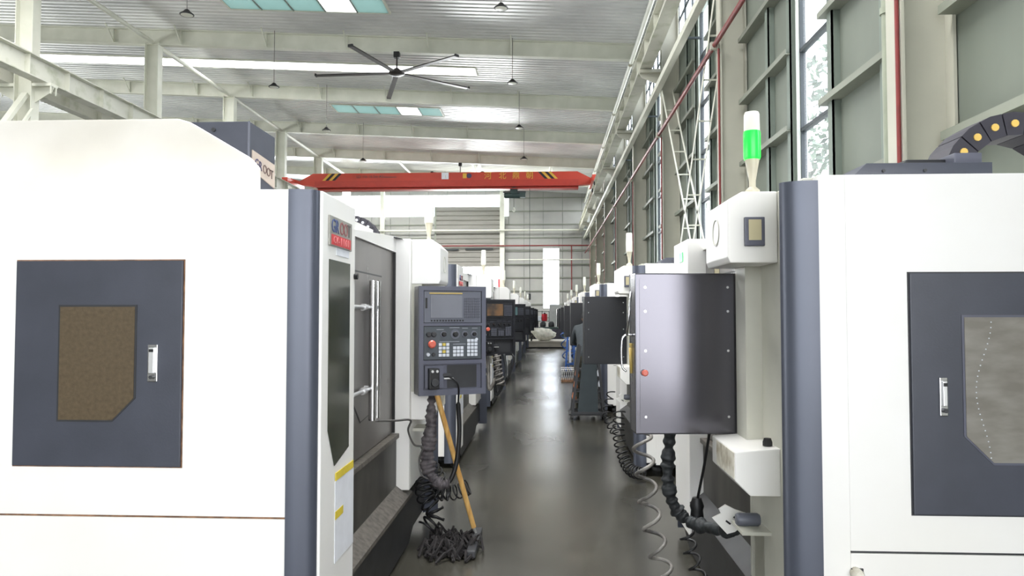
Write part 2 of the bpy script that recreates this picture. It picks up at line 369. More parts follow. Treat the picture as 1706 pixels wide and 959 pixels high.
place = {0: 'overhead behind the camera', 1: 'overhead, out of sight', 2: 'overhead, out of sight', 3: 'just above the picture'}
ords = ['nearest', 'second', 'third', 'fourth', 'fifth', 'sixth', 'seventh', 'eighth', 'ninth', 'tenth']
for k, y in enumerate(range(24, 54, 6)):
    t = thing('roof_rafter', f'pale grey steel I-beam rafter crossing the roof, {ords[k]} from the camera', 'beam', (XW, y, 0), 0, 'rafters under the roof')
    bm = B(); ibeam_x(bm, XL - XW, -.02, 0, .55)
    for v in bm.verts: v.co.z += 0.05 * (-XW) * 1.0
    # zr() above used local x; shift back to the world slope
    obj('rafter_web', bm, 'paintst', t)
    bm = B()
    for x in (-1.2, -4, -6.8, -9.6, -12.6, -15, -18, -21):
        box(bm, x - XW - .012, x - XW + .012, -.1, .1, zr(x) - .53, zr(x) - .02)
        beam(bm, (x - XW, -.05, zr(x) - .5), (x - XW, -.55, zr(x) - .02), .04, .04)
    stuff(obj('stiffener', bm, 'paintst', t))
for y in (-6, 0, 6, 12, 18):
    bm = B(); ibeam_x(bm, XL, XW, y, .55); o = obj('roof_rafter', bm, 'paintst')
    tag(o, 'pale steel rafter overhead, ' + {-6: 'behind the camera', 0: 'straight above the camera', 6: 'first one ahead, above the picture', 12: 'second one ahead, above the picture', 18: 'third one ahead, just above the picture'}[y], 'beam', 'rafters above and behind the camera')

# ---- longitudinal eave struts
for (x, z, r, ya, nm) in ((2.8, 9.95, .07, 0, 'right wall eave'), (-13.6, 10.95, .08, 6, 'left column row')):
    for y in range(ya, 54, 6):
        o = obj('roof_strut', tube(B(), [(0, .12, 0), (0, 5.88, 0)], r, 10), 'paintst', smooth=40, loc=(x, y, z))
        tag(o, f'round steel roof strut along the {nm}, {ords[int(y / 6)]} span counted from the camera', 'strut', f'struts along the {nm}')
for x in (-9, -4.5, .2):
    o = obj('roof_strut', tube(B(), [(0, .12, 0), (0, 5.88, 0)], .07, 10), 'paintst', smooth=40, loc=(x, 42, zr(x) - .35))
    tag(o, 'short round roof strut just above the red crane, ' + {-9: 'left', -4.5: 'middle', .2: 'right'}[x] + ' one', 'strut')

# ---- columns
def hcol(name, label, x0, x1, y, z1, group, mt='colst', f=.26):
    t = thing(name, label, 'column', ((x0 + x1) / 2, y, 0), 0, group); h = (x1 - x0) / 2
    bx('flange', mt, t, -h, -h + .025, -f / 2, f / 2, 0, z1); bx('flange', mt, t, h - .025, h, -f / 2, f / 2, 0, z1)
    bx('web', mt, t, -h + .025, h - .025, -.012, .012, 0, z1)
    bx('base_plate', mt, t, -h - .06, h + .06, -f / 2 - .06, f / 2 + .06, .0, .03)
    return t
for k, y in enumerate(range(0, 54, 6)):
    t = hcol('steel_column', ('grey-green steel H-column on the right wall ' + ('beside the camera, out of sight' if y == 0 else f'{ords[k-1]} from the camera')), 2.85, XW - .02, y, zr(2.85) - .5, 'columns of the right wall')
    bm = B(); box(bm, -.75, -.225, -.13, .13, 7.6, 7.68); prism(bm, [(-.75, 7.6), (-.225, 7.6), (-.225, 7.3), (-.7, 7.5)], 'y', -.012, .012)
    obj('corbel', bm, 'colst', t)
for k, y in enumerate(range(12, 54, 6)):
    t = hcol('hall_column', f'pale steel H-column between the halls, {ords[k]} in the left row', -13.84, -13.36, y, zr(-13.6) - .5, 'columns between the halls', 'paintst', .3)
    bm = B()
    for s in (-1, 1):
        box(bm, *sorted((s * .24, s * .75)), -.14, .14, 7.5, 7.58); prism(bm, [(s * .24, 7.1), (s * .24, 7.5), (s * .75, 7.5), (s * .7, 7.38)], 'y', -.012, .012)
        for q in (-.1, .1): box(bm, *sorted((s * .72, s * .74)), q - .02, q + .02, 7.3, 7.5)
    obj('corbel', bm, 'paintst', t)
    if y == 18:
        obj('knee_brace', beam(B(), (.05, -.1, 7.3), (.05, -1.6, 5.3), .16, .1), 'paintst', t)
        obj('knee_brace', beam(B(), (.25, -.1, 6.9), (.25, -1.3, 5.2), .07, .07), 'paintst', t)

# ---- crane runway girders
def runway(name, label, x, mt, zb=7.7, h=.5, f=.3, y0=0):
    t = thing(name, label, 'crane rail', (x, 0, 0))
    bx('top_flange', mt, t, -f / 2, f / 2, y0, YB - .1, zb + h - .03, zb + h); bx('bottom_flange', mt, t, -f / 2, f / 2, y0, YB - .1, zb, zb + .03)
    bx('web', mt, t, -.012, .012, y0, YB - .1, zb + .03, zb + h - .03)
    bm = B()
    for i in range(int((YB - y0) / 1.5)):
        yy = y0 + .75 + i * 1.5; box(bm, -f / 2 + .02, f / 2 - .02, yy - .008, yy + .008, zb + .03, zb + h - .03)
    stuff(obj('stiffener', bm, mt, t))
    return t
runway('runway_girder', 'mottled pale crane runway girder along the right wall', 2.47, 'girder')
t = runway('runway_girder', 'pale crane runway girder on the aisle side of the left columns, red rail on top', -13.1, 'girder', 7.58, .58, .34, 6)
bx('rail', 'redpipe', t, -.04, .04, 6, YB - .1, 8.16, 8.22, label='thin red conductor rail')
runway('runway_girder', 'pale crane runway girder on the far side of the left columns', -14.1, 'girder', 7.58, .52, .3, 6)
t = thing('tie_beam', 'slim pale tie beam below the crane girder along the right wall', 'beam', (2.77, 0, 0))
bx('channel', 'paintst', t, -.07, .07, 0, YB - .1, 7.15, 7.3)
bm = B()
for y in range(3, 54, 6): box(bm, -.02, .45, y - .025, y + .025, 7.32, 7.36)
stuff(obj('bracket', bm, 'mullion', t))

# ---- right wall: posts, girts, panels, windows
wr = bpy.data.objects.new('wall_right', None); C.objects.link(wr); struct(wr)
ZG = [-.07 + 1.02 * k for k in range(0, 9)]
ZG[0] = 0
PO = [.25, .95, 2.45, 3.55, 4.55, 5.6]
pan_cache = {}
def panel_mesh(w_, h_, m):
    key = (round(w_, 3), round(h_, 3), m)
    if key not in pan_cache:
        bm = B(); box(bm, 0, .05, .008, w_ - .008, .008, h_ - .008)
        # pressed field: a shallow proud rectangle
        box(bm, -.008, .002, .05, w_ - .05, .05, h_ - .05)
        me = bpy.data.meshes.new('panel'); bm.to_mesh(me); bm.free(); me.materials.append(M[m]); pan_cache[key] = me
    return pan_cache[key]
for bay in range(-2, 9):
    yb = bay * 6
    win = (yb + 2.5, yb + 3.5)
    cols = [yb, yb + .95, yb + 2.5, None, yb + 3.5, yb + 4.55, yb + 6]
    cells = [(yb, yb + .95), (yb + .95, yb + 2.35), (yb + 3.45, yb + 4.55), (yb + 4.55, yb + 6)]
    farbm = B()
    for (ya, yc) in cells:
        for k in range(8):
            if 0 <= bay <= 5:
                o = bpy.data.objects.new('panel', panel_mesh(yc - ya, ZG[k + 1] - ZG[k], 'panel')); C.objects.link(o); o.parent = wr; o.location = (XW, ya, ZG[k])
            else: box(farbm, XW, XW + .05, ya + .005, yc - .005, ZG[k] + .005, ZG[k + 1] - .005)
    if len(farbm.verts): stuff(obj('panel', farbm, 'panel', wr))
    else: farbm.free()
    # wall beneath and above the windows
    bx('panel', 'panel', wr, XW, XW + .05, yb + 2.35, yb + 3.45, 0, 1.9)
    bx('panel', 'panel', wr, XW, XW + .05, yb, yb + 6, 8.09, 8.4)
    bx('panel', 'panel', wr, XW, XW + .05, yb, yb + 6, 10.0, 10.7)
    if bay >= 0:
        for k in range(1, 9):
            bm = B(); box(bm, XW - .16, XW, yb + .13, yb + 2.44, ZG[k] - .012, ZG[k]); box(bm, XW - .16, XW - .15, yb + .13, yb + 2.44, ZG[k], ZG[k] + .06)
            box(bm, XW - .16, XW, yb + 3.56, yb + 5.87, ZG[k] - .012, ZG[k]); box(bm, XW - .16, XW - .15, yb + 3.56, yb + 5.87, ZG[k], ZG[k] + .06)
            obj('girt', bm, 'girt', wr)
        for p in (.95, 2.24, 3.62, 4.55):
            obj('wall_post', box(box(B(), XW - .1, XW, yb + p - .07, yb + p - .05, 0, 8.1), XW - .1, XW - .08, yb + p - .07, yb + p + .07, 0, 8.1), 'post', wr)
    # tall window
    wn = bpy.data.objects.new(f'window_{bay + 3}', None); C.objects.link(wn); struct(wn); wn.location = (XW, yb + 2.9, 1.9)
    H = 8.09 - 1.9
    bm = B()
    for a, b, c, d in ((-.55, -.51, 0, H), (.5, .55, 0, H), (-.55, .55, 0, .05), (-.55, .55, H - .05, H)): box(bm, -.06, .06, a, b, c, d)
    obj('window_frame', bm, 'wframe', wn)
    nz_ = 6
    for i in range(nz_):
        za = H * i / nz_; zb = H * (i + 1) / nz_
        bx('pane', 'g_clear', wn, .01, .016, -.5, .5, za + .02, zb - .02)
        if i: bx('bar', 'mullion', wn, -.03, .04, -.5, .5, za - .025, za + .025)
    bx('bar', 'mullion', wn, -.03, .04, .47, .5, 0.05, H - .05)
    # high ribbon window
    wn = bpy.data.objects.new(f'window_{bay + 20}', None); C.objects.link(wn); struct(wn); wn.location = (XW, yb, 8.4)
    bm = B()
    for i in range(8): yy = i * 6 / 7; box(bm, -.02, .03, max(0, yy - .014), min(6, yy + .014), 0, 1.6)
    for zz in (0, .5, 1.02, 1.58): box(bm, -.02, .03, 0, 6, zz, zz + .02)
    obj('window_frame', bm, 'mullion', wn)
    for i in range(7):
        for j in range(3): bx('pane', 'g_clear', wn, .01, .014, i * 6 / 7 + .02, (i + 1) * 6 / 7 - .02, .03 + j * .52, .5 + j * .52)
# cross brace between the second and third column
def laced(label, pa, pb):
    t = thing('cross_brace', label, 'brace', (2.98, 15, 0)); a = Vector(pa) - Vector((2.98, 15, 0)); b = Vector(pb) - Vector((2.98, 15, 0))
    for dx in (-.13, .13):
        obj('angle_bar', beam(B(), a + Vector((dx, 0, 0)), b + Vector((dx, 0, 0)), .012, .09), 'paintst', t)
    L = (b - a).length; n = int(L / .75)
    for i in range(1, n):
        p = a + (b - a) * i / n; obj('batten', box(B(), p.x - .13, p.x + .13, p.y - .02, p.y + .02, p.z - .012, p.z + .012), 'paintst', t)
laced('laced diagonal brace rising from right column towards the farther one, beside the red pipe', (2.98, 12.15, .3), (2.98, 17.85, 7.1))
laced('laced diagonal brace falling from the nearer column top, crossing its twin', (2.98, 17.85, .3), (2.98, 12.15, 7.1))
# red sprinkler pipe with hangers
t = thing('red_pipe', 'long red pipe running along the right wall columns', 'pipe', (2.78, 0, 6.05))
obj('pipe', tube(B(), [(0, -6, 0), (0, 53, 0)], .04, 10), 'redpipe', t, smooth=50)
for y in range(6, 54, 6):
    bm = B(); box(bm, -.06, .06, y - .04, y + .04, -.06, .06); box(bm, -.05, .09, y - .015, y + .015, -.01, .01); obj('clamp', bm, 'colst', t)
for k, y in enumerate(range(6, 54, 6)):
    o = obj('red_conduit', tube(B(), [(0, 0, 0), (0, 0, 7.0 if k == 0 else 5.95)], .018, 8), 'redpipe', smooth=50, loc=(2.83, y - .1, .02))
    tag(o, f'thin vertical red conduit on the {ords[k]} right wall column', 'pipe', 'red conduits on the wall columns')
    o = obj('downpipe', tube(B(), [(0, 0, 0), (0, 0, 8.0)], .05, 10), 'pipep', smooth=50, loc=(3.06, y + .55, .02))
    for zz in (2.2, 4.3, 6.4):
        obj('pipe_joint', lathe(B(), [(.064, zz - .03), (.064, zz + .03)], n=10), 'pipep', o, smooth=50)
    tag(o, f'pale vertical downpipe behind the {ords[k]} right wall column', 'pipe', 'downpipes along the right wall')
# cables dangling by the second column
for i, pts in enumerate([[(2.9, 12.2, 5.5), (2.95, 12.35, 5.62), (3.0, 12.6, 5.5)], [(2.9, 12.2, 5.85), (3.0, 12.45, 5.8), (3.05, 12.6, 5.95)]]):
    o = obj('loose_cable', tube(B(), smooth_path(pts), .014, 6), 'mullion', smooth=True); tag(o, ('lower' if i == 0 else 'upper') + ' short dark cable stub bent across the second wall column', 'cable')

# ---- back wall
wb = bpy.data.objects.new('wall_back', None); C.objects.link(wb); struct(wb)
opens = [(-26, -2.9, 8.95, 10.55), (-8.4, -3.5, 0, 9.65), (-.3, .87, 2.0, 6.5)]
def bwrect(x0, x1, z0, z1, name='panel', m='panelb'):
    return bx(name, m, wb, x0, x1, YB, YB + .06, z0, z1)
xs = [XL + i * 1.45 for i in range(200) if XL + i * 1.45 < XW] + [XW]
cellsb = []
def clip(x0, x1, z0, z1):
    rs = [(x0, x1, z0, z1)]
    for (a, b, c, d) in opens:
        nr = []
        for (p, q, r_, s_) in rs:
            if q <= a or p >= b or s_ <= c or r_ >= d: nr.append((p, q, r_, s_)); continue
            if p < a: nr.append((p, a, r_, s_))
            if q > b: nr.append((b, q, r_, s_))
            pp, qq = max(p, a), min(q, b)
            if r_ < c: nr.append((pp, qq, r_, c))
            if s_ > d: nr.append((pp, qq, d, s_))
        rs = nr
    return rs
xsr = [2.6 - 1.45 * i for i in range(26)][::-1]
zsb = [0] + [1.0 * i + .3 for i in range(1, 11)] + [12.7]
leftbm = B()
for i in range(len(xsr) - 1):
    for j in range(len(zsb) - 1):
        for (a, b, c, d) in clip(xsr[i], xsr[i + 1], zsb[j], zsb[j + 1]):
            if a > -16: bwrect(a + .015, b - .015, c + .015, d - .015)
            else: box(leftbm, a + .01, b - .01, YB, YB + .06, c + .01, d - .01)
for j in range(len(zsb) - 1): bwrect(2.615, XW, zsb[j] + .015, min(zsb[j + 1], 10.6) - .015)
stuff(obj('panel', leftbm, 'panelb', wb))
bm = B()
for (a, b, c, d) in clip(XL, XW, 0, 12.6): box(bm, a, b, YB + .06, YB + .1, c, d)
obj('backing', bm, 'post', wb)
for j in range(1, len(zsb) - 1):
    for (a, b, c, d) in clip(XL, XW, zsb[j] - .04, zsb[j] + .04): obj('girt', box(B(), a, b, YB - .08, YB, c, d), 'girt', wb)
# panes of the big band, the slot window, bars
wn = bpy.data.objects.new('window_40', None); C.objects.link(wn); struct(wn); wn.location = (0, YB, 0)
for i in range(8): bx('pane', 'g_clear', wn, -26 + i * 2.2, -26 + (i + 1) * 2.2 - .03, .01, .02, 8.95, 10.55)
for a, b in ((-8.4 + .0, -3.5),): bx('pane', 'g_clear', wn, a, b, .01, .02, 9.66, 10.55)
bx('pane', 'g_clear', wn, -3.47, -2.9, .01, .02, 8.95, 10.55)
wn = bpy.data.objects.new('window_41', None); C.objects.link(wn); struct(wn); wn.location = (.285, YB, 2.0)
for i in range(5):
    bx('pane', 'g_clear', wn, -.585, .585, .02, .03, i * .9, (i + 1) * .9)
    if i: bx('bar', 'girt', wn, -.585, .585, -.02, .02, i * .9 - .02, i * .9 + .02)
# roller door, half open
rd = bpy.data.objects.new('door_1', None); C.objects.link(rd); struct(rd); rd.location = (-5.95, YB - .12, 0)
for i in range(13):
    z = 5.1 + i * .35; bm = B(); prism(bm, [(0, z), (-.05, z + .05), (-.05, z + .27), (0, z + .32), (0, z + .35), (.04, z + .35), (.04, z)], 'x', -2.42, 2.42); obj('slat', bm, 'shutter', rd)
for s in (-1, 1): bx('guide_rail', 'girt', rd, *sorted((s * 2.42, s * 2.55)), -.08, .06, 0, 9.65)
bx('track', 'mullion', rd, -2.3, -.7, -.2, -.1, 6.35, 6.45); bx('track', 'mullion', rd, -.2, 1.9, -.2, -.1, 6.4, 6.48)
# posts and pipes on the back wall
bx('wind_post', 'paintst', wb, -3.55, -3.2, YB - .4, YB - .1, 0, 10.9); bx('wind_post', 'paintst', wb, -12.6, -12.3, YB - .4, YB - .1, 0, 11.2)
o = obj('wall_pipe', tube(B(), [(0, 0, 0), (17, 0, 0)], .07, 8), 'paintst', smooth=50, loc=(-13.8, YB - .6, 7.8)); tag(o, 'pale horizontal pipe across the back wall above the roller door middle', 'pipe')
o = obj('wall_pipe', tube(B(), [(0, 0, 0), (6.2, 0, 0)], .04, 8), 'paintst', smooth=50, loc=(-2.9, YB - .55, 5.6)); tag(o, 'thin pale pipe on the back wall crossing the tall window', 'pipe')
t = thing('red_pipe', 'red pipe across the back wall with a drop beside the tall window', 'pipe', (0, YB - .5, 0))
obj('pipe', tube(B(), [(-9, 0, 6.65), (3.1, 0, 6.65)], .05, 8), 'redpipe', t, smooth=50)
obj('drop_pipe', tube(B(), [(1.8, 0, 6.65), (1.8, 0, 1.4)], .045, 8), 'redpipe', t, smooth=50)
# far left and rear walls
bx('wall_left', 'panelb', None, XL - .1, XL, Y0, YB, 0, 12.5); struct(bpy.data.objects['wall_left'])
bm = B(); box(bm, XL, -6.2, Y0 - .1, Y0, 0, 12.6); box(bm, 3.2, XW, Y0 - .1, Y0, 0, 10.6); box(bm, -6.2, 3.2, Y0 - .1, Y0, 7.2, 11.0); struct(obj('wall_rear', bm, 'panelb'))

# outside: trees by the right windows, a parked truck behind the roller door
def tree(x, y, h, r, label):
    t = thing('tree', label, 'tree', (x, y, -.12), 0, 'trees outside the right wall windows')
    obj('trunk', tube(B(), smooth_path([(0, 0, 0), (.1, .1, h * .4), (0, .2, h * .85)]), lambda q: .16 * (1 - q * .7), 7), 'bark', t, smooth=True)
    bm = B(); rnd = random.Random(int(x * 7 + y * 13))
    for i in range(1100):
        a = rnd.uniform(0, 6.28); zz = rnd.uniform(.28, 1.05) * h; rr = r * math.sqrt(rnd.random()) * (1.1 - abs(zz / h - .6))
        c = Vector((rr * math.cos(a), rr * math.sin(a), zz)); d = Vector((rnd.uniform(-1, 1), rnd.uniform(-1, 1), rnd.uniform(-1, 1))).normalized(); e = d.orthogonal().normalized() * .09; d = d * .14
        bm.faces.new([bm.verts.new(c + q) for q in (d, e, -d, -e)])
    stuff(obj('foliage', bm, 'leaf', t))
tree(6.6, 16.5, 7.5, 1.9, 'leafy tree outside, seen through the nearest tall window of the right wall')
tree(7.6, 24, 8, 2.0, 'leafy tree outside, farther back beyond the right wall')
tree(8.5, 39, 7.5, 1.9, 'leafy tree outside, farthest beyond the right wall')
t = thing('parked_truck', 'blue and white truck standing outside the half-open roller door', 'truck', (-5.0, 60, -.12))
bx('cargo_box', 'paleg', t, -2.2, 1.2, 1, 6, .9, 3.6, .05); bx('cab', 'truck', t, -.9, 1.2, -1.2, .95, .5, 3.1, .12); bx('windscreen', 'screen', t, -.7, 1.0, -1.23, -1.18, 1.9, 2.8); bx('red_marker', 'rtool', t, .9, 1.25, -.2, .3, 3.6, 4.6)
for s in (-1, 1):
    for yy in (-.2, 4.6): obj('wheel', lathe(B(), [(.45, -.15), (.5, -.1), (.5, .1), (.45, .15)], (s * 1.0 + .1, yy, .5), 16, 'x'), 'black', t, smooth=40)

# ================================================================== CRANE
t = thing('bridge_crane', 'red overhead bridge crane spanning the hall with black and yellow hazard stripes', 'crane', (-5.6, 37, 7.95))
bm = B()
prism(bm, [(-7.9, .62), (-7.75, .7), (-7.3, .55), (-6.6, .93), (7.15, .93), (7.95, .52), (7.95, .3), (7.2, .22), (-6.4, .22), (-7.2, .36)], 'y', -.22, .22)
obj('box_girder', bm, 'crane', t)
bm = B(); box(bm, -6.4, 7.2, -.28, .28, .05, .09); box(bm, -6.4, 7.2, -.03, .03, .09, .22); box(bm, -6.4, 7.2, -.26, .26, .19, .23); obj('running_flange', bm, 'craned', t)
bx('cornice', 'craned', t, -6.5, 7.2, -.25, -.22, .24, .52, label='darker red lower web strip')
for s, x in ((-1, -7.7), (1, 7.98)):
    bx('end_carriage', 'crane', t, x - .15, x + .15, -1.3, 1.3, .26, .56, .02)
    for yy in (-1.0, 1.0): obj('wheel', lathe(B(), [(.16, -.06), (.2, -.04), (.2, .04), (.16, .06)], (x + (.0), yy, .26), 14, 'x'), 'dark', t, smooth=40)
for sx, x0 in ((1, -6.1), (1, -5.75), (-1, 5.65), (-1, 6.0)):
    prism_pts = [(x0, .56), (x0 + .15, .56), (x0 + .15 + sx * .35, .92), (x0 + sx * .35, .92)]
    obj('hazard_stripe', prism(B(), prism_pts, 'y', -.235, -.221), 'cyel', t)
    q = [(p[0] + sx * .17, p[1]) for p in prism_pts]; obj('hazard_stripe', prism(B(), q, 'y', -.234, -.221), 'cblk', t)
bx('notice_plate', 'paper', t, .15, .52, -.24, -.221, .58, .92)
text('mark', '1', .24, 'lamp_y', t, (.3, -.242, .64), (90, 0, 0))
bx('emblem', 'cyel', t, 1.25, 1.45, -.235, -.221, .62, .88); obj('emblem', lathe(B(), [(.13, -.235), (.13, -.221)], (1.58, 0, .75), 14, 'y'), 'darkblue', t)
for ch, x in (('河', 2.35), ('北', 3.1), ('鼎', 3.8), ('朝', 4.5)): text('sign_character', ch, .4, 'cyel', t, (x, -.24, .6), (90, 0, 0))
text('sign_line', 'LD 10t-16.5m A3', .2, 'brownl', t, (-4.3, -.24, .68), (90, 0, 0)); 
bx('sign_line', 'brownl', t, -2.9, -2.2, -.236, -.221, .7, .73)
h = thing('chain_hoist', 'dark green electric hoist hanging under the right part of the red crane', 'hoist', (-1.72, 37, 7.5))
bm = B(); lathe(bm, [(.12, -.5), (.16, -.45), (.16, .3), (.1, .38)], (0, 0, .2), 14, 'x'); box(bm, .3, .6, -.15, .15, .08, .34); obj('motor', bm, 'hoist', h, smooth=40)
obj('drum', lathe(B(), [(.17, -.18), (.2, -.15), (.2, .15), (.17, .18)], (0, 0, .42), 14, 'y'), 'hoist', h, smooth=40)
bx('trolley_frame', 'dark', h, -.55, .62, -.12, .12, .3, .4, .02)
obj('rope', tube(B(), [(0, 0, .1), (0, 0, -.45)], .012, 6), 'mullion', h); obj('hook', tube(B(), smooth_path([(0, 0, -.42), (.05, 0, -.55), (0, 0, -.65), (-.07, 0, -.58)]), .025, 6), 'lamp_w', h, smooth=True)
for k, x in enumerate((-1.62, -1.78)):
    pass
o = obj('pendant_cable', tube(B(), [(0, 0, 8.0), (0, 0, 2.6)], .012, 6), 'mullion', smooth=True, loc=(-.9, 36.8, 0)); tag(o, 'thin control cable hanging from the crane down towards the floor', 'cable')
obj('pendant_control', box(B(), -.06, .06, -.05, .05, 2.3, 2.62, .01), 'dark', o)

# ================================================================== FANS AND LAMPS
def fan(label, x, y, zb, rod, ang, rad=2.75, nb=5):
    t = thing('ceiling_fan', label, 'fan', (x, y, zb))
    bx('mount', 'black', t, -.1, .1, -.1, .1, rod - .2, rod, .02)
    obj('rod', tube(B(), [(0, 0, 0), (0, 0, rod - .1)], .028, 8), 'fan', t, smooth=50)
    obj('hub', lathe(B(), [(.08, .16), (.13, .1), (.26, .05), (.28, -.02), (.2, -.07), (.05, -.09)][::-1], (0, 0, 0), 20), 'fan', t, smooth=40)
    for k in range(nb):
        a = R(ang + k * 360 / nb); bm = B(); prism(bm, [(.2, -.04), (.35, -.075), (rad, -.07), (rad, .07), (.35, .075), (.2, .04)], 'z', -.012, .012)
        for v in bm.verts: v.co.y *= 1.15; v.co.z += -v.co.x * .015 + (v.co.z * .6)
        o = obj('blade', bm, 'fan', t); o.rotation_euler = (0, 0, a)
        bx('tip', 'black', o, rad, rad + .05, -.08, .08, -.07, .01)
fan('large dark five-blade ceiling fan in front of the bright roof strip', -5.08, 23.9, 9.73, .72, -108)
fan('distant dark ceiling fan half hidden behind the red crane', -5.1, 41.9, 9.55, .9, 20, 2.4)
def lamp(label, x, y, z):
    t = thing('high_bay_lamp', label, 'lamp', (x, y, z), 0, 'hanging high-bay lamps')
    obj('wire', tube(B(), [(0, 0, .12), (0, 0, zr(x) - z - .015)], .01, 6), 'cable', t)
    obj('lamp_shade', lathe(B(), [(.17, 0), (.18, .02), (.1, .08), (.05, .14)], n=18), 'black', t, smooth=40)
    obj('lens', lathe(B(), [(.12, -.012), (.15, 0)], n=18), 'lamp_w', t, smooth=40)
for x, side in ((-9.23, 'left'), (-1.15, 'right')):
    for k, y in enumerate((17.8, 23.7, 29.5, 35.5)): lamp(f'black high-bay lamp on a thin wire, {ords[k]} of the {side} lamp row', x, y, 9.25)

# ================================================================== MACHINES
# machine local frame: x = towards the aisle (0 = front plane), y = along the front (0 = window end, V = console end)
V = 2.77
def quarter(cx, cy, r, a0, a1, back):
    pts = [(cx + r * math.cos(R(a0 + (a1 - a0) * i / 12)), cy + r * math.sin(R(a0 + (a1 - a0) * i / 12))) for i in range(13)]
    return pts + back
def side_door(t, face, x0, x1, z0, z1, wx0, wx1, wz0, wz1, hx0, hx1, hz0, hz1, wm, cutside):
    """service door on the end face; face = y of the end plane, outward = sign"""
    s = -1 if face < 1 else 1
    Yb = lambda a, b: sorted((face + s * a, face + s * b))
    bm = B(); box(bm, x0 - .005, x1 + .005, *Yb(-.004, .0025), z0 - .005, z1 + .005); obj('door_gap', bm, 'rust' if wm == 'window' else 'dark', t)
    d = obj('side_door', box(B(), x0, x1, *Yb(-.004, .012), z0, z1, .003), 'slate', t)
    c = .09
    def win(g):
        if cutside > 0: return [(wx0 - g, wz0 - g), (wx1 - c, wz0 - g), (wx1 + g, wz0 + c), (wx1 + g, wz1 + g), (wx0 - g, wz1 + g)]
        return [(wx0 + c, wz0 - g), (wx1 + g, wz0 - g), (wx1 + g, wz1 + g), (wx0 - g, wz1 + g), (wx0 - g, wz0 + c)]
    obj('window_rim', prism(B(), win(.008), 'y', *Yb(.0, .0145)), 'dark' if wm != 'windowr' else 'frame', d)
    obj('window', prism(B(), win(0), 'y', *Yb(.0, .0165)), wm, d)
    hd = obj('latch_handle', box(B(), hx0, hx1, *Yb(.01, .02), hz0, hz1, .003), 'chrome', d)
    cx = (hx0 + hx1) / 2; w_ = (hx1 - hx0) * .28
    obj('latch_lever', box(B(), cx - w_, cx + w_, *Yb(.018, .03), hz0 + .035, hz1 - .012, .003), 'steel', d)
    obj('latch_hole', box(B(), cx - w_ * .8, cx + w_ * .8, *Yb(.029, .032), hz1 - .03, hz1 - .018), 'black', d)
    obj('latch_lock', lathe(B(), [(.008, Yb(.019, .033)[0]), (.008, Yb(.019, .033)[1])], (cx, 0, hz0 + .02), 10, 'y'), 'dark', d)
